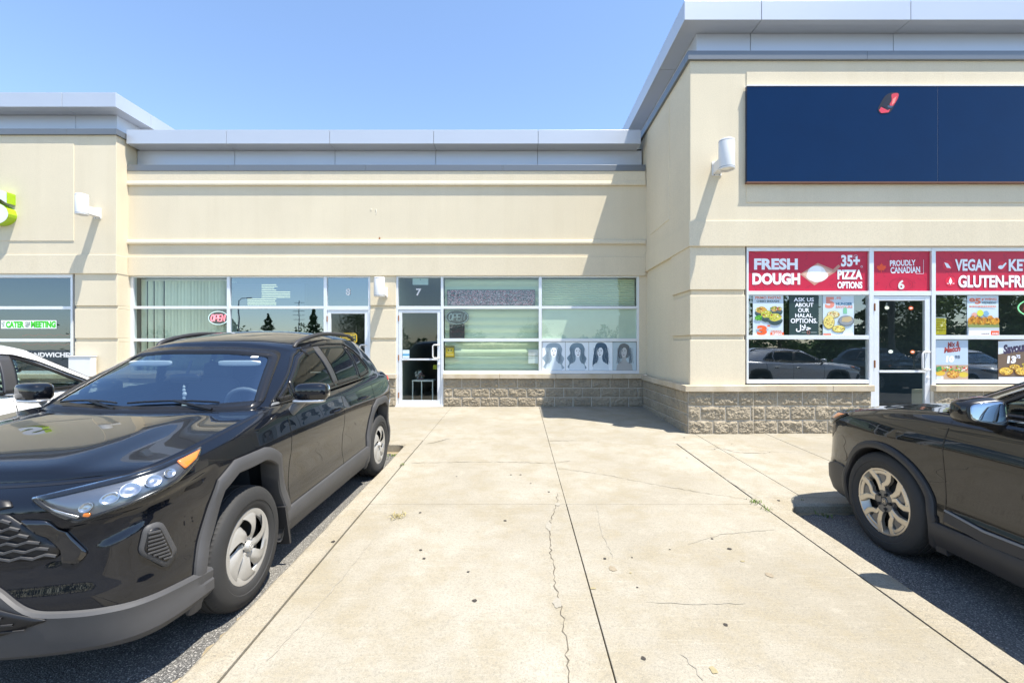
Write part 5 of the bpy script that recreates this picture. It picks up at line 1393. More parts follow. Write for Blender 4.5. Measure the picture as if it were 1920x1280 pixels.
p.done('window_banner', 'red banner reading VEGAN, KETO and GLUTEN-FREE at the right picture edge', 'banner')
# posters of the pizza shop
PB = 'c6d6df'
p = Poster(PB_, 1411.7, 1468.8, 553.4, 628.2, PB); p.text('PRIMO PASTAS', 1416, 1464, 555.5, 560.5, 'd9774e', .03).text('CHEESY ENOUGH!', 1418.5, 1461, 562.5, 566.6, '2f4a4c', .03)
for i, (cx, cy, rx, ry, c) in enumerate(((1427, 581, 12, 7, 'c79a3a'), (1452, 579, 9, 6, 'b9a24e'), (1461, 579, 6, 5, 'a8503a'), (1437, 589, 12, 8, 'b5b83e'), (1453, 595, 14, 8, 'c6c24a'))):
    p.ell(cx, cy+5, rx, ry+1.5, '31494a', a0=0, a1=180, n=12).ell(cx, cy+4.5, rx, 3, '4a6060').ell(cx, cy, rx-1.5, ry-1, c, wob=.1, seed=i).food(cx, cy, rx-2, ry-2, ['d8c866', '7e8f2a', 'a8402c', 'e8e0a8', '5c7c24'], 26, 40+i, 1.6)
p.ell(1422, 596, 7, 5, '4f9a2c', wob=.2, seed=3).food(1422, 596, 6, 4, ['6fbb3c', '2f7a1c'], 14, 9, 1.5)
p.text('3', 1418.7, 1437.5, 610, 628, 'e4602a', .06).rect(1438, 1443, 609.5, 612, 'e4602a'); greek(p, 1445, 1464, 619.8, 621.6, 'd9774e', 1).rect(1443.5, 1468.5, 622.8, 628.1, 'e4602a').text('TUESDAY', 1446.5, 1466, 624, 627.6, WH, .04)
p.done('window_poster', 'pale poster of pasta bowls with a big orange 3, leftmost in the pizza window', 'poster')
p = Poster(PB_, 1480, 1535, 553.4, 628.2, '233a38'); 
for t, a, b, c, d in (('ASK US', 565, 806, 755, 802), ('ABOUT', 580, 800, 818, 866), ('OUR', 616, 750, 880, 930), ('HALAL', 582, 790, 945, 992), ('OPTIONS.', 527, 846, 1004, 1060)):
    p.text(t, 1400+a*.15625, 1400+b*.15625, 440+c*.15625, 440+d*.15625, WH, .02)
# arabic word drawn as strokes
def strokes(p, pts, w_, h):
    Y = p.y(); vs = []
    for k in range(len(pts)):
        a, b = pts[max(k-1, 0)], pts[min(k+1, len(pts)-1)]; d = Vector((b[0]-a[0], b[1]-a[1])).normalized()
        for s_ in (-1, 1): vs.append((fx(pts[k][0]-d.y*w_*.5*s_, p.Y), Y, fz(pts[k][1]+d.x*w_*.5*s_, p.Y)))
    p.mb.add(vs, [(2*k, 2*k+1, 2*k+3, 2*k+2) for k in range(len(pts)-1)], p.mi(h))
q = lambda L: [(1400+a*.15625, 440+b*.15625) for a, b in L]
p.text('\ufedd\ufefc\ufea3', 1400+590*.15625, 1400+770*.15625, 440+1075*.15625, 440+1166*.15625, WH, .03)
p.ring(1515.6, 623, 3, 3, .7, 'c06a5a').rect(1503, 1511, 622.6, 623.4, 'a9b4b0').rect(1520, 1531, 622.6, 623.4, 'a9b4b0')
p.done('window_poster', 'dark green poster in white letters reading ASK US ABOUT OUR HALAL OPTIONS', 'poster')
p = Poster(PB_, 1543, 1601, 553.4, 628.2, PB); p.text('5', 1547, 1564.8, 556.5, 578, 'dc8a78', .06).text('.95', 1566, 1577, 556.5, 561, 'dc8a78', .03).text('HUNGER', 1567, 1598.5, 567, 572, '3f6c8c', .05).text('SAVOURS', 1567, 1598.5, 573, 577.6, 'dc8a78', .03)
p.rect(1581, 1588, 578, 588, '7cc09a').rect(1583, 1586, 576, 580, '7cc09a')
for i, (cx, cy, rx, ry, c) in enumerate(((1562.5, 589.5, 12, 7, 'd9cf9a'), (1554, 604, 11, 13, 'dccb72'), (1572, 616.5, 12.5, 7, 'dfcf6c'))):
    p.ell(cx, cy, rx, ry, '9a8a52').ell(cx, cy-.6, rx-1.2, ry-1, c, wob=.03).food(cx, cy, rx-2.5, ry-2.2, ['a8632c', 'c9a24a', '6b7a30', 'efe6b8'], 26, 60+i, 1.3)
p.ell(1586, 601.5, 15, 10, '6d7478').ell(1586, 601, 13, 8.4, '8a9094').poly([(1577, 603), (1579, 595), (1595, 593), (1597, 600), (1590, 604)], 'b9a57c').rect(1543.2, 1558, 625.5, 628.1, 'e4602a').poly([(1577, 628.1), (1582, 620), (1594, 616), (1600.8, 628.1)], 'd5dbe0')
p.done('window_poster', 'pale poster of pizzas with a big salmon 5 and the words HUNGER SAVOURS', 'poster')
p = Poster(PY, 1752.5, 1774, 594.5, 627, 'd8c22c'); p.rect(1752.5, 1774, 594.5, 596.5, 'c9d0cc'); 
for i in range(5): p.rect(1755, 1771-(i % 3)*3, 600+i*4.5, 600.7+i*4.5, '8a7c1c')
p.rect(1752.5, 1774, 616, 616.8, 'f0e27a'); p.done('window_notice', 'small yellow notice taped low in the window right of the pizza door', 'notice')
p = Poster(PB_, 1813.5, 1872, 554, 628.2, PB); p.text('95', 1817, 1839, 558.5, 570.5, 'dc7a5e', .06).text('¢ WING', 1840.5, 1868.5, 558.5, 564, 'dc7a5e', .04).text('WEDNESDAY', 1840.5, 1868.5, 565.5, 569.4, '4a6a74', .03); greek(p, 1817, 1868, 573.4, 575.6, 'dc7a5e', 2)
p.rect(1814, 1871.6, 600, 612, 'b8a040').ell(1837, 587, 6, 6, 'cfd84a', wob=.1).ell(1848, 588, 5, 5, '7aa8c4', wob=.1).ell(1826, 590, 5, 4, 'd9a090')
for i in range(13): p.ell(1819+i*4.0, 601-4.0*math.sin(i*.9)*(i % 2), 5.0, 6, ['c98a22', 'b8761c', 'd6a02e'][i % 3], wob=.12, seed=i)
p.food(1843, 601, 26, 7, ['8a5410', 'e0b548', '6e4a12'], 40, 77, 1.6).rect(1814, 1871.6, 609, 614, '7f8c50').rect(1814, 1871.6, 614, 619, 'b8c0c4').rect(1814, 1871.6, 619, 628.1, 'e4e8ec').rect(1855.5, 1871, 620, 628, 'e4582a'); greek(p, 1838, 1853, 624.8, 626.2, '8a5a50', 3); greek(p, 1858, 1869, 624, 626, WH, 4)
p.done('window_poster', 'poster of chicken wings reading 95 WING WEDNESDAY', 'poster')
p = Poster(PB_, 1755, 1815, 637, 710.8, 'b4c6d6'); p.text('Mix &', 1776, 1799, 640, 650, '9c3a34', .04, .3, R(7)).text('Match', 1769, 1801, 649.5, 660, '9c3a34', .05, .3, R(7)).text('10', 1773, 1789, 667, 679, WH, .07, .1).text('95', 1790, 1800, 666, 672, '5a6a80', .05)
p.rect(1755.3, 1814.7, 684, 710.6, 'b99c80').ell(1763, 699, 9, 5, 'd6b03a').ell(1806, 702, 9, 5, 'cdb844').ell(1786.5, 701.5, 12, 7.5, 'b4782c').ell(1786.5, 701, 10.5, 6.3, 'd6a448').food(1786, 701, 10, 6, ['a8461c', 'e8c870', '7c4a18'], 34, 81, 1.3)
p.food(1785, 691, 27, 5, ['c43a2c', '4f8a3a', 'e8e0d0', '7aa84a', 'd8b040'], 60, 82, 2.2).poly([(1755.3, 688), (1764, 686), (1766, 693), (1756, 697)], '3f8a4a').rect(1755.3, 1768, 705, 710.6, 'dfe8ec').rect(1756, 1764, 707, 708, '4a9a8a')
p.done('window_poster', 'poster with Mix & Match in red script and 10.95 beside the pizza door', 'poster')
p = Poster(PB_, 1871.5, 1935, 637, 710.8, '6d5a4a'); p.poly([(1871.7, 640), (1935, 637), (1935, 652), (1871.7, 664)], 'd2dae2').text('Savours', 1880, 1931, 643, 661, '3d3350', .06, .25, R(8)).text('13', 1888, 1905, 667, 681, WH, .06, .1).text('75', 1905, 1913, 665, 672, 'd8dce8', .05)
p.food(1925, 690, 12, 14, ['c9b23a', '8a9a30', 'b0a040'], 30, 91, 3)
for i, (cx, cy, rx, ry) in enumerate(((1886, 696, 14, 8), (1902, 688, 11, 5.5), (1916, 696, 14, 8))): p.ell(cx, cy, rx, ry, '8a5a20').ell(cx, cy-.7, rx-1.4, ry-1.2, 'dcb84a').food(cx, cy, rx-2.5, ry-2, ['6b3a1a', '9c5a2a', 'efd98a'], 28, 95+i, 1.2)
p.rect(1871.7, 1934, 706.5, 710.6, 'dfe2e8'); p.done('window_poster', 'brown poster with Savours in script and 13.75 over three small pizzas', 'poster')
# stickers on the pizza door
for i, (cx, cy, h, lab) in enumerate(((1708, 577.5, 'e8672e', 'round orange sticker high on the pizza shop door glass'), (1711, 659.5, 'e0702a', 'small orange sticker low on the pizza shop door glass'), (1670, 659, 'dfe8d8', 'pale oval sticker low on the pizza shop door glass'), (1663, 577, 'd8dcc0', 'pale smudged sticker high on the pizza shop door glass'))):
    p = Poster(YFR+.001, cx-.01, cx+.01, cy-.01, cy+.01, h, .0005); p.ell(cx, cy, 4.4, 3.4, h); p.ell(cx, cy, 3, 1.2, 'f6e8dc'); p.done('door_sticker', lab, 'sticker')
# neon open signs
def neon(Y, cx, cy, rx, ry, ringm, textm, label, box=None, tint=None):
    root = empty('open_sign', (fx(cx, Y), Y, fz(cy, Y))); tag(root, label, 'neon sign')
    mb = MB(); pts = [(fx(cx+rx*math.cos(R(10*k)), Y), Y, fz(cy+ry*math.sin(R(10*k)), Y)) for k in range(37)]; mb.tube(pts, .009, 6, 0, False); mb.build('ring_tube', ringm, root)
    mb = MB()
    for s_ in ((0, .85), (1, .0)):
        if s_[0]: break
        pts = [(fx(cx+(rx-2.2)*math.cos(R(10*k)), Y), Y+.012, fz(cy+(ry-2)*math.sin(R(10*k)), Y)) for k in range(37)]; mb.tube(pts, .004, 5, 0, False)
    mb.build('inner_ring', M['frit'], root)
    mb = MB(); x = cx-rx*.74; wq = rx*1.48/4
    for i, L in enumerate('OPEN'):
        x0 = x+i*wq+wq*.10; x1 = x0+wq*.78; t, b = cy-ry*.48, cy+ry*.48; sl = lambda a, y: (fx(a+(cy-y)*.16, Y), Y-.01, fz(y, Y)); m_ = cy
        if L == 'O': S = [[((x0+x1)/2+(x1-x0)/2*math.cos(R(20*k)), cy+ry*.48*math.sin(R(20*k))) for k in range(19)]]
        elif L == 'P': S = [[(x0, b), (x0, t), (x1-.8, t), (x1, (t+m_)/2), (x1-.8, m_+.5), (x0, m_+.5)]]
        elif L == 'E': S = [[(x1, t), (x0, t), (x0, b), (x1, b)], [(x0, m_), (x1-.6, m_)]]
        else: S = [[(x0, b), (x0, t), (x1, b), (x1, t)]]
        for st in S: mb.tube([sl(*q_) for q_ in st], .011, 6)
    mb.build('letters', textm, root)
    mb = MB(); mb.prism([(fx(cx+(rx+1.5)*math.cos(R(12*k)), Y), fz(cy+(ry+1.5)*math.sin(R(12*k)), Y)) for k in range(30)], Y+.03, Y+.036, 'y'); mb.build('backing', tint or M['signback'], root)
    if box:
        mb = MB(); mb.box(fx(box[0], Y), fx(box[1], Y), Y+.02, Y+.06, fz(box[3], Y), fz(box[2], Y)); mb.build('display_box', M['ledpanel2'], root)
    return root
M['signback'] = plain('sign_backing', (0.02, 0.025, 0.03), .5)
def led(name, cols, scale, dens):
    t = NT(name); v = t.n('TexVoronoi'); v.inputs['Scale'].default_value = scale; t.l(t.coord((.55, .01, 1.6)), v.inputs['Vector'])
    sc = t.n('SeparateColor'); t.l(v.outputs['Color'], sc.inputs[0]); nz = t.noise(6, 3)
    f = t.ramp(sc.outputs[0], [(1-dens, 0), (1-dens+.08, 1)])
    t.set(Base_Color=t.mix(f, cols[0], t.mix(sc.outputs[1], cols[1], cols[2])), Roughness=.5); return t.m
M['ledpanel'] = led('led_panel', ((.035, .04, .055), (.50, .08, .12), (.55, .52, .56)), 85, .5)
M['ledpanel2'] = led('led_panel_dark', ((.025, .027, .033), (.10, .02, .03), (.05, .05, .06)), 60, .4)
M['neonpink'] = plain('neon_pink', (.9, .25, .3), .3, em=1.1, emc=(1.0, .16, .22)); M['neonpale'] = plain('neon_pale', (.75, .85, .85), .3, em=.35, emc=(.7, .95, .95))
M['tubeoff'] = plain('unlit_tube', (.40, .46, .46), .3)
neon(YF+.05, 409.3, 596, 18.3, 12.3, M['neonpale'], M['neonpink'], 'lit pink OPEN neon sign hanging before the vertical blinds of unit 8')
neon(YF+.05, 856.8, 594.3, 20.8, 13, M['tubeoff'], M['tubeoff'], 'unlit grey OPEN neon sign in the salon window of unit 7', (842.5, 870.6, 606.5, 634))
M['neonred'] = plain('neon_red', (.8, .10, .10), .3, em=.8, emc=(1, .12, .08)); M['neongreen'] = plain('neon_green', (.3, .8, .4), .3, em=.5, emc=(.35, 1, .5))
neon(YFR+.05, 1948, 577, 39, 17, M['neongreen'], M['neonred'], 'oval green and red neon sign cut by the right picture edge')
# led boards
def board(Y, x0, x1, y0, y1, face, label):
    root = empty('message_board', (fx(x0, Y), Y, fz(y1, Y))); tag(root, label, 'led sign')
    mb = MB(); mb.box(fx(x0, Y), fx(x1, Y), Y+.002, Y+.06, fz(y1, Y), fz(y0, Y)); mb.build('case', M['signback'], root, bevel=.004)
    mb = MB(); mb.quad(fx(x0+1.2, Y), fx(x1-1.2, Y), fz(y1-1.2, Y), fz(y0+1.2, Y), Y, 0); face_o = mb.build('display', face, root); return root, face_o
board(YF+.05, 838, 1003.5, 543, 573, M['ledpanel'], 'long dark led board speckled red and white at the top of the salon window')
r_, f_ = board(YF+.05, 434, 571.3, 530.5, 575, plain('led_dark', (.05, .055, .07), .5), 'dark led board with rows of pale yellow bars in the unit 8 window')
mb = MB(); Y = YF+.046; M['ledyellow'] = plain('led_yellow', (.85, .80, .45), .5, em=.5, emc=(1, .9, .45)); M['ledred'] = plain('led_rows', (.14, .08, .10), .5)
for k, (a, b) in enumerate(((490.5, 518), (490.5, 520), (490.5, 514), (490.5, 518), (490.5, 544), (490.5, 544), (490.5, 544), (490.5, 544), (464, 518), (464, 516), (464, 518), (464, 518))):
    y = 533.2+k*3.35; mb.quad(fx(a, Y), fx(b, Y), fz(y+1.3, Y), fz(y, Y), Y-.001, 0); mb.quad(fx(437, Y), fx(a-1, Y), fz(y+1.2, Y), fz(y+.2, Y), Y, 1)
mb.build('light_bars', [M['ledyellow'], M['ledred']], r_)
# vertical blinds of unit 8 and pleated shades of unit 7
M['blind'] = plain('blind_vane', (0.62, 0.64, 0.50), .8); M['shade'] = plain('shade_cloth', (0.62, 0.67, 0.50), .85, var=.03)
def vane_set(root, x0, x1, z0, z1, Y, n, gaps, seed):
    random.seed(seed)
    for i in range(n):
        if i in gaps: continue
        x = x0+(x1-x0)*(i+.5)/n; a = R(random.uniform(24, 44)); hw = .048; mb = MB()
        P = lambda u, v: (x+hw*u*math.cos(a)+random.uniform(-.001, .001), Y+hw*u*math.sin(a)-.008*(1-u*u), z0+(z1-z0)*v)
        mb.grid(lambda i_, j: P(i_/4*2-1, j), 5, 2); mb.build('vane', M['blind'], root)
bl8 = empty('vertical_blind', (FX(253), YF+.2, zs_)); tag(bl8, 'cream vertical blinds half drawn inside the left window of unit 8', 'blind')
mb = MB(); mb.box(FX(253), FX(427), YF+.17, YF+.23, r1[1]-.04, r1[1]); mb.build('head_rail', M['white'], bl8)
vane_set(bl8, FX(253), FX(432), zs_+.02, r1[1]-.04, YF+.20, 28, (1, 3, 6, 25, 26), 5)
def shade(x0, x1, z0, z1, label):
    n = 12; mb = MB(); hh = (z1-z0)/n
    def P(i, j):
        z = z0+(z1-z0)*i/(n*8); t = (i % 8)/8
        return (x0+(x1-x0)*j/6, YF+.16-.035*math.sin(math.pi*t)**.8+.004*math.sin(j*1.7+i*.2), z)
    mb.grid(P, n*8+1, 7); o = mb.build('pleated_blind', M['shade']); tag(o, label, 'shade')
shade(FX(832.5), FX(1011), zs_+.03, r1[1], 'pale green pleated shade behind the salon window beside its door')
shade(FX(1015), FX(1193), r1[0]+.01, r1[1], 'pale green pleated shade in the top right pane of unit 7')
M['film'] = plain('frosted_film', (.60, .66, .56), .7)
p = Poster(YF+.02, 1016.2, 1193.2, 579.3, 634.3, 'film'); p.done('window_film', 'plain frosted film filling the middle right pane of unit 7', 'window film')
# salon portraits
def smooth_poly(pts, k=4):
    n = len(pts); out = []
    for i in range(n):
        p0, p1, p2, p3 = pts[i-1], pts[i], pts[(i+1) % n], pts[(i+2) % n]
        for j in range(k):
            u = j/k; out.append(tuple(.5*((2*b)+(-a+c)*u+(2*a-5*b+4*c-d)*u*u+(-a+3*b-3*c+d)*u**3) for a, b, c, d in zip(p0, p1, p2, p3)))
    return out
def portrait(x0, x1, bg, hair, face, seed, style, label):
    p = Poster(YF-.001, x0+.3, x1-.3, 640.8, 694, bg); w_ = x1-x0; cx = (x0+x1)/2; random.seed(seed)
    kx = (1.32, 1.18, 1.1, 1.0)[seed-1]; H = lambda L: [(cx+(x-cx)*kx, y) for x, y in L]
    skin = face; sho = {'l': 'd5e2ea'}.get(style[0], 'd3e0e8') if style[1] != 'b' else 'a9abaa'; sh = {'l': -1, 'r': 1, 'c': 0}[style[0]]
    dk = hair
    if style[1] == 'w':      # long wavy hair
        p.poly(smooth_poly(H([(cx-8, 645), (cx, 642.5), (cx+8, 645), (cx+12, 654), (cx+11, 664), (cx+15, 672), (cx+12, 682), (cx+15, 690), (cx+6, 693.5), (cx-7, 693.5), (cx-15, 688), (cx-12, 680), (cx-16, 671), (cx-11, 663), (cx-12, 653)])), dk)
    elif style[1] == 's':    # straight long hair
        p.poly(smooth_poly(H([(cx-8, 645), (cx+1, 642), (cx+9, 646), (cx+12, 658), (cx+13, 676), (cx+11, 688), (cx+3, 690), (cx-2, 676), (cx-8, 690), (cx-14, 686), (cx-12, 664)])), dk)
    else:                    # bob
        p.poly(smooth_poly(H([(cx-10, 648), (cx-1, 643.5), (cx+8, 648), (cx+10, 660), (cx+6, 670), (cx-8, 672), (cx-13, 664)])), dk)
    p.poly([(cx-3.4+sh, 666), (cx+3.4+sh, 666), (cx+3.8+sh, 674), (cx+5.5+sh, 678), (cx+10, 680.5), (cx+14, 684), (cx+15.5, 694), (cx-15.5, 694), (cx-14, 684), (cx-10, 680.5), (cx-5.5+sh, 678), (cx-3.8+sh, 674)], sho)
    p.poly([(cx+sh*1.4+5.8*math.cos(R(18*k)), 659+(8.2 if math.sin(R(18*k)) < 0 else 10.5)*math.sin(R(18*k))) for k in range(20)], skin)
    p.poly([(cx-6.5, 657), (cx-6, 649), (cx+1, 646), (cx+7, 650), (cx+7, 657), (cx+3, 651.5), (cx-2, 651.5)], dk)
    for e in (-2.5, 2.5):
        p.ell(cx+sh*1.8+e, 658.2, 1.15, .6, '46505a', 8).rect(cx+sh*1.8+e-1.5, cx+sh*1.8+e+1.5, 655.9, 656.4, '6a747c')
    p.poly([(cx+sh*2.2, 659), (cx+sh*2.2+.9, 662.8), (cx+sh*2.2-.6, 662.8)], 'aab6bd').ell(cx+sh*1.8, 665.3, 1.9, .75, '8a7c84', 10)
    Y = p.y()
    for k in range(60):      # strands
        x = cx+random.uniform(-13, 13); 
        if abs(x-cx) < 6.5: continue
        pts = [(x+1.6*math.sin(q*.9+k)+(x-cx)*.02*q, 652+q*3.6) for q in range(9)]
        strokes(p, pts, .30, random.choice(['9fb2be', '5c7284', dk]))
    return p.done('hair_poster', label, 'poster')
portrait(1016.5, 1060, 'eef5fa', '9db0bc', 'f4f8fb', 1, 'cw', 'pale portrait poster of a face with wavy fair hair, leftmost in the salon window')
portrait(1060, 1104, 'ebf3f8', '7c94a2', 'f3f7fa', 2, 'rw', 'pale portrait poster with darker wavy hair, second from left in the salon window')
portrait(1104, 1149, 'e8f2f8', '3d5c74', 'eef4f8', 3, 'ls', 'portrait poster with very dark straight long hair, third from the left in the salon window')
portrait(1149, 1193, 'b9cad0', '6b7071', 'c4c6c4', 4, 'lb', 'grey portrait poster with a short bob, rightmost in the salon window')
p = Poster(YF+.02, 834.7, 852.4, 648, 670.5, '8a7a3c'); p.rect(836, 851, 652, 668, 'd9b020').ell(843.5, 657.5, 5, 3.5, 'f0d870').ell(841, 656.5, 1.5, 1.5, '7a5a18').ell(846, 656.5, 1.5, 1.5, '7a5a18').rect(837, 850, 664, 665, 'f2e6b0'); p.done('window_sticker', 'brown and yellow sticker low in the salon window beside the door', 'sticker')
p = Poster(YF+.02, 990.5, 1009, 655.5, 667, 'e4dcdc'); p.rect(992, 1006, 659, 659.6, 'a8a0a0').rect(992, 1003, 662, 662.6, 'a8a0a0'); p.done('window_notice', 'upper white paper notice at the right of the salon window', 'notice')
p = Poster(YF+.02, 990.5, 1009, 668, 681, 'dfe0e0'); p.rect(992, 1006, 671, 671.6, 'a8a8a8'); p.done('window_notice', 'lower white paper notice at the right of the salon window', 'notice')
p = Poster(YF+.02, 773.7, 803, 521.6, 534, 'a9b8b4'); p.rect(787, 789, 523, 525, '6a7a78'); p.done('window_notice', 'pale blank paper above the number 7 over the salon door', 'notice')
p = Poster(YF+.001, 755, 767.5, 656, 671, 'cfe4ee', .0006); p.rect(755, 767.5, 663, 667, '5a9ac0'); p.done('door_sticker', 'pale blue sticker on the salon door glass beside the hinge', 'sticker')
YD = YF+.001
p = Poster(YD, 653.9, 654, 633.9, 634, 'c7a21c', .0004); o8 = [(641, 624.5), (666, 624.5), (669.5, 628), (669.5, 640), (666, 643.3), (641, 643.3), (637.8, 640), (637.8, 628)]
p.poly(o8, 'd2ae1e'); p.poly([(653.7+(a-653.7)*.90, 634+(b-634)*.87) for a, b in o8], '4f5440')
greek(p, 642, 665.5, 627.4, 629.6, 'd8b828', 5)
for k in range(3): p.rect(641.5+(k % 2)*2, 666-(k % 2)*3, 632.3+k*3.2, 633.8+k*3.2, 'd0b028')
p.done('door_sticker', 'yellow octagonal security sticker on the unit 8 door glass', 'sticker')
# left shop: catering sticker, lower lettering
YS = YFL-.003
p = Poster(YS, 2, 106, 600.4, 615.8, 'eef4ee', .0006)
p.text('LET\nUS', 3, 9.5, 603, 613, '5a6a5a', .03, space=.75).text('CATER', 11, 45.5, 602.2, 614.6, '3cc41c', .06).text('YOUR\nNEXT', 47, 56.5, 603, 613.5, '5a6a5a', .03, space=.75).text('MEETING', 58, 104.8, 601.6, 614.2, '3cc41c', .06)
p.done('window_sticker', 'white sticker with green letters reading LET US CATER YOUR NEXT MEETING', 'sticker')
mb = MB(); put_text(mb, 'SANDWICHES', fx(48, YS), fx(135.5, YS), fz(669.5, YS), fz(660.5, YS), YS, 0, .04); tag(mb.build('window_lettering', M['white']), 'white vinyl lettering ending in WICHES low in the left shop window', 'lettering')
for yy, sd in ((628, 1), (645.5, 2)):
    mb = MB(); random.seed(sd); pts = []
    for k in range(60): x = 42+k*1.55; pts.append((fx(x, YS+.25), YS+.25, fz(yy+1.2*math.sin(k*.5+sd)+random.uniform(-.3, .3), YS+.25)))
    mb.tube(pts, .013, 5); tag(mb.build('red_light_strip', M['neonred2'] if 'neonred2' in M else M.setdefault('neonred2', plain('red_tube', (.55, .03, .06), .4))), 'thin red strip light glowing %s the window bar in the left shop' % ('above' if sd == 1 else 'below'), 'strip light')
mb = MB(); Yb = YL-.16; mb.box(fx(128, Yb), fx(170, Yb), Yb, YL-.03, fz(706, Yb), fz(668.5, Yb)); mb.box(fx(126.5, Yb), fx(171, Yb), Yb-.015, YL-.02, fz(668.5, Yb), fz(667, Yb)); tag(mb.build('utility_box', M['white'], bevel=.006), 'plain white box on the beige pilaster behind the white car', 'box')
# the lime channel letter
def channel_letter(ch, x0, x1, z0, z1, Yf, Yb, label):
    c = bpy.data.curves.new('t', 'FONT'); c.body = ch; c.size = 1; c.offset = .05; c.extrude = .5; c.resolution_u = 6; c.bevel_depth = 0
    o = bpy.data.objects.new('t', c); COL.objects.link(o); dg = bpy.context.evaluated_depsgraph_get(); dg.update(); me = o.evaluated_get(dg).to_mesh()
    V = [v.co.copy() for v in me.vertices]; F = [(tuple(p_.vertices), abs(p_.normal.z) > .7) for p_ in me.polygons]; o.evaluated_get(dg).to_mesh_clear(); bpy.data.objects.remove(o); bpy.data.curves.remove(c)
    ax, bx = min(v.x for v in V), max(v.x for v in V); ay, by = min(v.y for v in V), max(v.y for v in V)
    W = [((v.x-ax)/(bx-ax)*(x1-x0)+x0, Yf if v.z > 0 else Yb, (v.y-ay)/(by-ay)*(z1-z0)+z0) for v in V]
    mb = MB(); mb.add(W, [f for f, k in F if not k], 0)
    ret = mb.build('sign_letter', M['lime']); tag(ret, label, 'sign letter')
    mb = MB(); mb.add([(a, b-(.002 if b == Yf else 0), c_) for a, b, c_ in W], [f for f, k in F if k], 0); mb.build('letter_face', M['letterface'], ret)
M['lime'] = plain('lime_return', (.34, .52, .012), .4); M['letterface'] = plain('white_acrylic', (.75, .77, .82), .25)
Yf = YL-.18; channel_letter('S', fx(-38, Yf), fx(15.5, Yf), fz(420, Yf), fz(355, Yf), Yf, YL-.012, 'thick S shaped sign letter with white face and lime green sides on the left block')
# navy sign
sg = empty('shop_sign', (XR(1400), YR-.012, zR(341))); tag(sg, 'long blank dark blue sign board above the pizza windows with one small red emblem', 'sign')
M['navy'] = None
t = NT('navy_board'); t.set(Base_Color=t.mix(t.noise(2, 3), (.001, .016, .060), (.001, .020, .075)), Roughness=.14, Specular_IOR_Level=.22); t.bump(t.noise(300, 2), .06, .002); M['navy'] = t.m
Ys = YR-.070; s0, s1 = fz(340.5, Ys), fz(162, Ys)
xs_ = [fx(p_, Ys) for p_ in (1400.5, 1758.5, 2117)]
for a, b in zip(xs_[:-1], xs_[1:]):
    mb = MB(); mb.box(a+.002, b-.002, Ys, YR-.013, s0, s1); mb.build('sign_panel', M['navy'], sg, bevel=.003)
mb = MB(); mb.box(xs_[1]-.0018, xs_[1]+.0018, Ys+.004, YR-.02, s0+.01, s1-.01); mb.build('panel_seam', M['white'], sg)
mb = MB(); mb.box(xs_[0]-.004, xs_[-1], Ys-.006, YR-.013, s0-.022, s0-.002); mb.build('bottom_trim', plain('bronze_trim', (.16, .07, .04), .5), sg)
mb = MB(); mb.box(xs_[0]-.004, xs_[-1], Ys-.006, YR-.013, s1+.002, s1+.020); mb.build('top_trim', M['white'], sg)
p = Poster(Ys-.004, 1664.9, 1665, 195.9, 196, '1a1420', .003)
p.poly(smooth_poly([(1646, 206), (1650, 196), (1660, 180), (1672, 174), (1685, 175), (1684, 184), (1676, 200), (1668, 211), (1652, 213)]), '14101c').poly(smooth_poly([(1672, 177), (1684, 175.5), (1683, 185), (1674, 199), (1668, 197), (1672, 188)]), 'd03a48').poly([(1674, 186), (1681, 181), (1677, 193), (1672, 197)], 'ef8a80').poly([(1648, 207), (1652, 201), (1664, 207), (1669, 205), (1666, 211), (1652, 212.5)], 'd83c50').poly([(1664, 198), (1675, 199), (1671, 203), (1664, 202)], '3c5068').poly([(1653, 200), (1664, 182), (1672, 177), (1667, 190), (1660, 202)], '0c1024')
p.mb.build('emblem', p.mats, sg)
# wall lamps
def wall_lamp(cx, cy, Yw, h, r, label):
    Y = Yw-.35; X = fx(cx, Y); Z = fz(cy, Y); root = empty('wall_lamp', (X, Yw, Z-h/2)); tag(root, label, 'wall lamp', 'cylindrical wall lamps on the shop fronts')
    mb = MB(); mb.lathe([(0, Z+h/2), (r*.92, Z+h/2), (r*.97, Z+h/2-.004), (r, Z+h/2-.012), (r, Z-h/2+.015), (r*.985, Z-h/2+.004), (r*.90, Z-h/2), (r*.84, Z-h/2+.01), (r*.80, Z-h/2+.06)], 32, (X, Y, 0), 'z'); mb.build('lamp_body', M['white'], root)
    mb = MB(); mb.lathe([(0, Z-h/2+.035), (r*.82, Z-h/2+.035)], 24, (X, Y, 0), 'z'); mb.build('lamp_lens', plain('frosted_lens', (.8, .8, .75), .3), root)
    for zz in (Z+h/2-.028, Z-h/2+.030):
        mb = MB(); mb.lathe([(r+.0003, zz-.0035), (r+.0015, zz), (r+.0003, zz+.0035)], 32, (X, Y, 0), 'z'); mb.build('seam_ring', M['flash'], root)
    for q in (-1, 1):
        mb = MB(); mb.lathe([(0, Yw-.016), (.007, Yw-.016), (.008, Yw-.012)], 10, (X+q*r*.35, 0, Z-.172), 'y'); mb.build('screw', M['flash'], root)
    mb = MB(); mb.box(X-r*.55, X+r*.55, Y+r*.7, Yw-.010, Z-.155, Z+.005); mb.build('arm', M['white'], root, bevel=.006)
    mb = MB(); mb.box(X-r*.66, X+r*.66, Yw-.012, Yw+.02, Z-.185, Z+.035); mb.build('wall_plate', M['white'], root, bevel=.004)
wall_lamp(153.5, 384, YL-.0, .41, .108, 'white cylinder wall lamp on the taller left block near the lime letter')
wall_lamp(711.4, 538, YM+.01, .40, .110, 'white cylinder wall lamp on the pilaster between units 8 and 7')
wall_lamp(1362.5, 291, YR-.0, .45, .115, 'white cylinder wall lamp on the right block left of the blue sign')
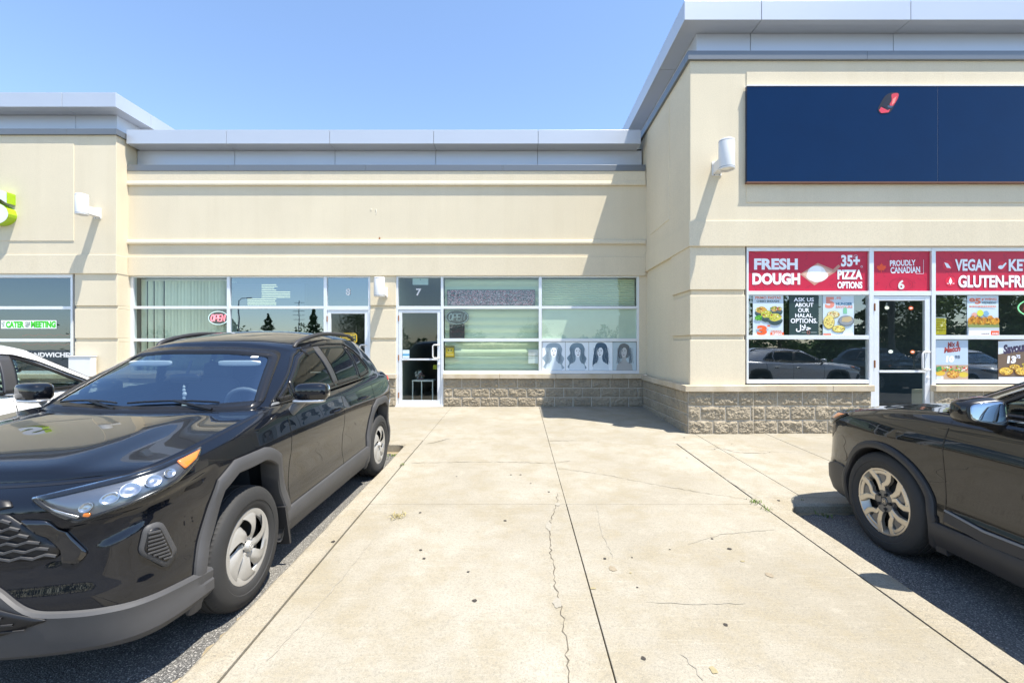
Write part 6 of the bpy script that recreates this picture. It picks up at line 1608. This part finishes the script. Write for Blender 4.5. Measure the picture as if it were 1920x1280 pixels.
# things inside the salon, seen through its door
tb = empty('side_table', (FX(782), YF+.55, zg)); tag(tb, 'low white legged table inside the salon door', 'table')
mb = MB(); mb.box(FX(764), FX(806), YF+.4, YF+.75, zg+.50, zg+.53); mb.build('table_top', M['white'], tb)
for x_ in (765.5, 783, 804.5):
    mb = MB(); mb.box(FX(x_)-.012, FX(x_)+.012, YF+.41, YF+.435, zg, zg+.50); mb.build('leg', M['white'], tb)
random.seed(3)
def leafball(name, c, r, n, s_, mats, label):
    mb = MB()
    for i in range(n):
        d = Vector((random.gauss(0, 1), random.gauss(0, 1), random.gauss(0, 1))).normalized()*r*random.uniform(.3, 1); q = Vector(c)+d; a = Vector((random.gauss(0, 1), random.gauss(0, 1), random.gauss(0, 1))).normalized()*s_; b = a.orthogonal().normalized()*s_*.5
        mb.add([q-a, q+b, q+a, q-b], [(0,1,2,3)], random.randrange(len(mats)))
    o = mb.build(name, mats); tag(o, label, 'plant'); return o
M['plantgreen'] = plain('plant_green', (.05, .12, .03), .6); M['pinkflower'] = plain('pink_flower', (.5, .25, .25), .7)
leafball('potted_flowers', (FX(776), YF+.55, zg+.62), .12, 90, .035, [M['plantgreen'], M['pinkflower'], M['white']], 'bunch of pale flowers on the table inside the salon door')
p = Poster(YF+.9, 812, 819, 684, 692, 'e8e020'); p.done('price_card', 'small bright yellow card inside the salon door', 'card')

# ---------------------------------------------------------------- across the car park, seen in the glass
M['bark'] = plain('bark', (.09, .065, .045), .9); M['leafa'] = plain('leaf_dark', (.065, .125, .03), .7, vs=3, var=.4); M['leafb'] = plain('leaf_mid', (.11, .20, .035), .7, vs=3, var=.4); M['needle'] = plain('needle', (.05, .095, .042), .7, vs=3, var=.35)
def tree(name, x, y, h, rad, kind, seed, label):
    random.seed(seed); root = empty(name, (x, y, asph(y))); tag(root, label, 'tree', 'trees across the car park')
    mb = LB(); mb.tube([(0, 0, -.1), (.03, .02, h*.4), (0, .03, h*.8)], [h*.025+.05, h*.018+.03, .03], 7); 
    for k in range(5):
        a = k*1.3; z = h*(.3+.1*k); mb.tube([(0, 0, z), (rad*.5*math.cos(a), rad*.5*math.sin(a), z+h*.1)], [.04, .015], 5)
    mb.build('trunk', M['bark'], root)
    mb = LB(); near = y > -25; n = 5200 if near else 1800; lf = .115 if near else .14
    cl = []
    for k in range(16): 
        a = random.uniform(0, 6.28); cl.append(Vector((rad*.62*math.cos(a)*random.random()**.5, rad*.62*math.sin(a)*random.random()**.5, h*random.uniform(.35, .92))))
    for i in range(n):
        if kind == 'conifer':
            t = random.random()**1.35; tier = .72+.28*math.sin(t*38+seed); q = 1.35*rad*(1-t)**.85*tier*random.uniform(.25, 1)**.5; a = random.uniform(0, 6.28); p0 = Vector((q*math.cos(a), q*math.sin(a), h*(.08+.92*t)-q*.18)); s_ = (h*.022+.05)*(.7 if near else 1)
        elif kind == 'bush':
            a = random.uniform(0, 6.28); q = random.random()**.5; p0 = Vector((rad*q*math.cos(a), rad*q*math.sin(a)*.6, h*random.random()**.8*(1-.4*q))); s_ = .13
        else:
            c = random.choice(cl); p0 = c+Vector((random.gauss(0, 1), random.gauss(0, 1), random.gauss(0, .8)))*rad*.26; s_ = lf
        u = Vector((random.gauss(0, 1), random.gauss(0, 1), random.gauss(0, 1))).normalized(); v = u.orthogonal().normalized()
        mb.add([p0-u*s_, p0+v*s_*.6, p0+u*s_, p0-v*s_*.6], [(0,1,2,3)], random.randrange(2))
    mb.build('crown', [M['needle'], M['leafa']] if kind == 'conifer' else [M['leafa'], M['leafb']], root)
TR = [(-37, -40, 5.2, 2.2, 'conifer', 'short broad conifer'), (-33, -41, 6.0, 1.9, 'conifer', 'middle sized dense conifer'), (-26.5, -40, 6.6, 1.5, 'conifer', 'tall thin conifer'), (-21.5, -42, 6.2, 2.6, 'leafy', 'round leafy tree'), (-17, -41, 5, 2.2, 'leafy', 'small round leafy tree'),
      (-8, -42, 4.2, 2.4, 'leafy', 'low leafy tree'), (2, -41, 4.6, 2.6, 'leafy', 'spreading leafy tree'), (17.5, -16, 5.0, 2.0, 'leafy', 'nearer bushy tree'), (21, -15.5, 4.6, 1.8, 'conifer', 'nearer dark conifer'), (24, -16, 6.0, 2.2, 'conifer', 'tall dark conifer'),
      (27.5, -16, 5.2, 2.3, 'leafy', 'nearer round leafy tree'), (31, -15, 6.6, 2.4, 'conifer', 'tallest dark conifer'), (35, -16, 5.4, 2.5, 'leafy', 'wide leafy tree'), (39, -17, 6, 2.4, 'conifer', 'far dark conifer')]
for i, (x, y, h, rd, k, d) in enumerate(TR): tree('conifer_tree' if k == 'conifer' else 'leafy_tree', x, y, h, rd, k, 100+i, d+' across the car park, seen only in the shop glass')
mb = MB(); random.seed(5)
for i in range(24000):
    seg = random.random()
    if seg < .35: x = random.uniform(-60, 14); y = -43+random.gauss(0, .8); h = 4.0
    else: x = random.uniform(12, 46); y = -18.5+random.gauss(0, .6); h = 2.4
    z = asph(y)+h*random.random()**.8*(.85+.25*math.sin(x*.6)+.15*math.sin(x*2.3)); s_ = .22 if seg < .35 else .17
    u = Vector((random.gauss(0, 1), random.gauss(0, 1), random.gauss(0, 1))).normalized(); v = u.orthogonal().normalized(); p0 = Vector((x, y, z))
    mb.add([p0-u*s_, p0+v*s_*.6, p0+u*s_, p0-v*s_*.6], [(0,1,2,3)], random.randrange(2))
tag(mb.build('hedge', [M['leafa'], M['leafb']]), 'long green hedge across the car park, reflected low in the windows', 'hedge', kind='stuff')
def lamp_post(x, y, h, r, label):
    root = empty('lamp_post', (x, y, asph(y))); tag(root, label, 'lamp post')
    mb = LB(); mb.tube([(0, 0, 0), (0, 0, h)], [r, r*.6], 10); mb.build('pole', M['flash'], root)
    mb = LB(); mb.tube([(0, 0, h-.1), (.4, 0, h+.25), (1.1, 0, h+.3)], .05, 6); mb.box(1.0, 1.6, -.15, .15, h+.22, h+.34); mb.build('lamp_head', M['flash'], root)
lamp_post(18.1, -7.5, 8, .16, 'thick grey lamp post reflected in the pizza shop door'); lamp_post(-35, -38, 7.5, .12, 'slim lamp post across the car park, left of the dense conifer'); lamp_post(-8, -30, 7, .10, 'slim lamp post across the car park, reflected in the salon glass')
pr = empty('utility_pole', (-45, -75, -.15)); tag(pr, 'slim grey power pole with five crossarms far across the car park', 'utility pole')
mb = LB(); mb.tube([(0, 0, 0), (0, 0, 11)], [.13, .08], 8); mb.build('pole', M['flash'], pr)
for k in range(5):
    mb = LB(); mb.box(-1.1, 1.1, -.05, .05, 7.2+k*.85, 7.27+k*.85); mb.build('crossarm', M['flash'], pr)
def repaint(root, m):
    for o in root.children_recursive:
        for s_ in o.material_slots:
            if s_.material and s_.material.name.endswith('_paint'): s_.link = 'OBJECT'; s_.material = m
bpy.context.view_layer.update()
def extra(src, x, y, rz, m, label):
    c = copy_tree(src); c.location = (x, y, asph(y)); c.rotation_euler = (0, 0, rz); tag(c, label, 'car', 'cars across the car park')
    def rep(o):
        for s_ in o.material_slots:
            if s_.material in (M['blackpaint'], M['greypaint'], M['whitepaint']): s_.link = 'OBJECT'; s_.material = m
        for ch in o.children: rep(ch)
    bpy.context.view_layer.update(); rep(c); return c
extra(car1, 10.6, -3.2, R(8), M['silverpaint'], 'silver crossover across the aisle, reflected in the pizza window')
extra(car1, 15.3, -4.6, R(95), M['blackpaint'], 'black crossover nosed towards the shops, reflected in the pizza door')
extra(car3, 19.2, -5.0, R(92), M['silverpaint'], 'silver car nosed towards the shops beside the reflected black crossover')
extra(car3, 6.6, -6.5, R(90), M['bluepaint'], 'blue car nosed towards the shops, reflected at the left of the pizza window')
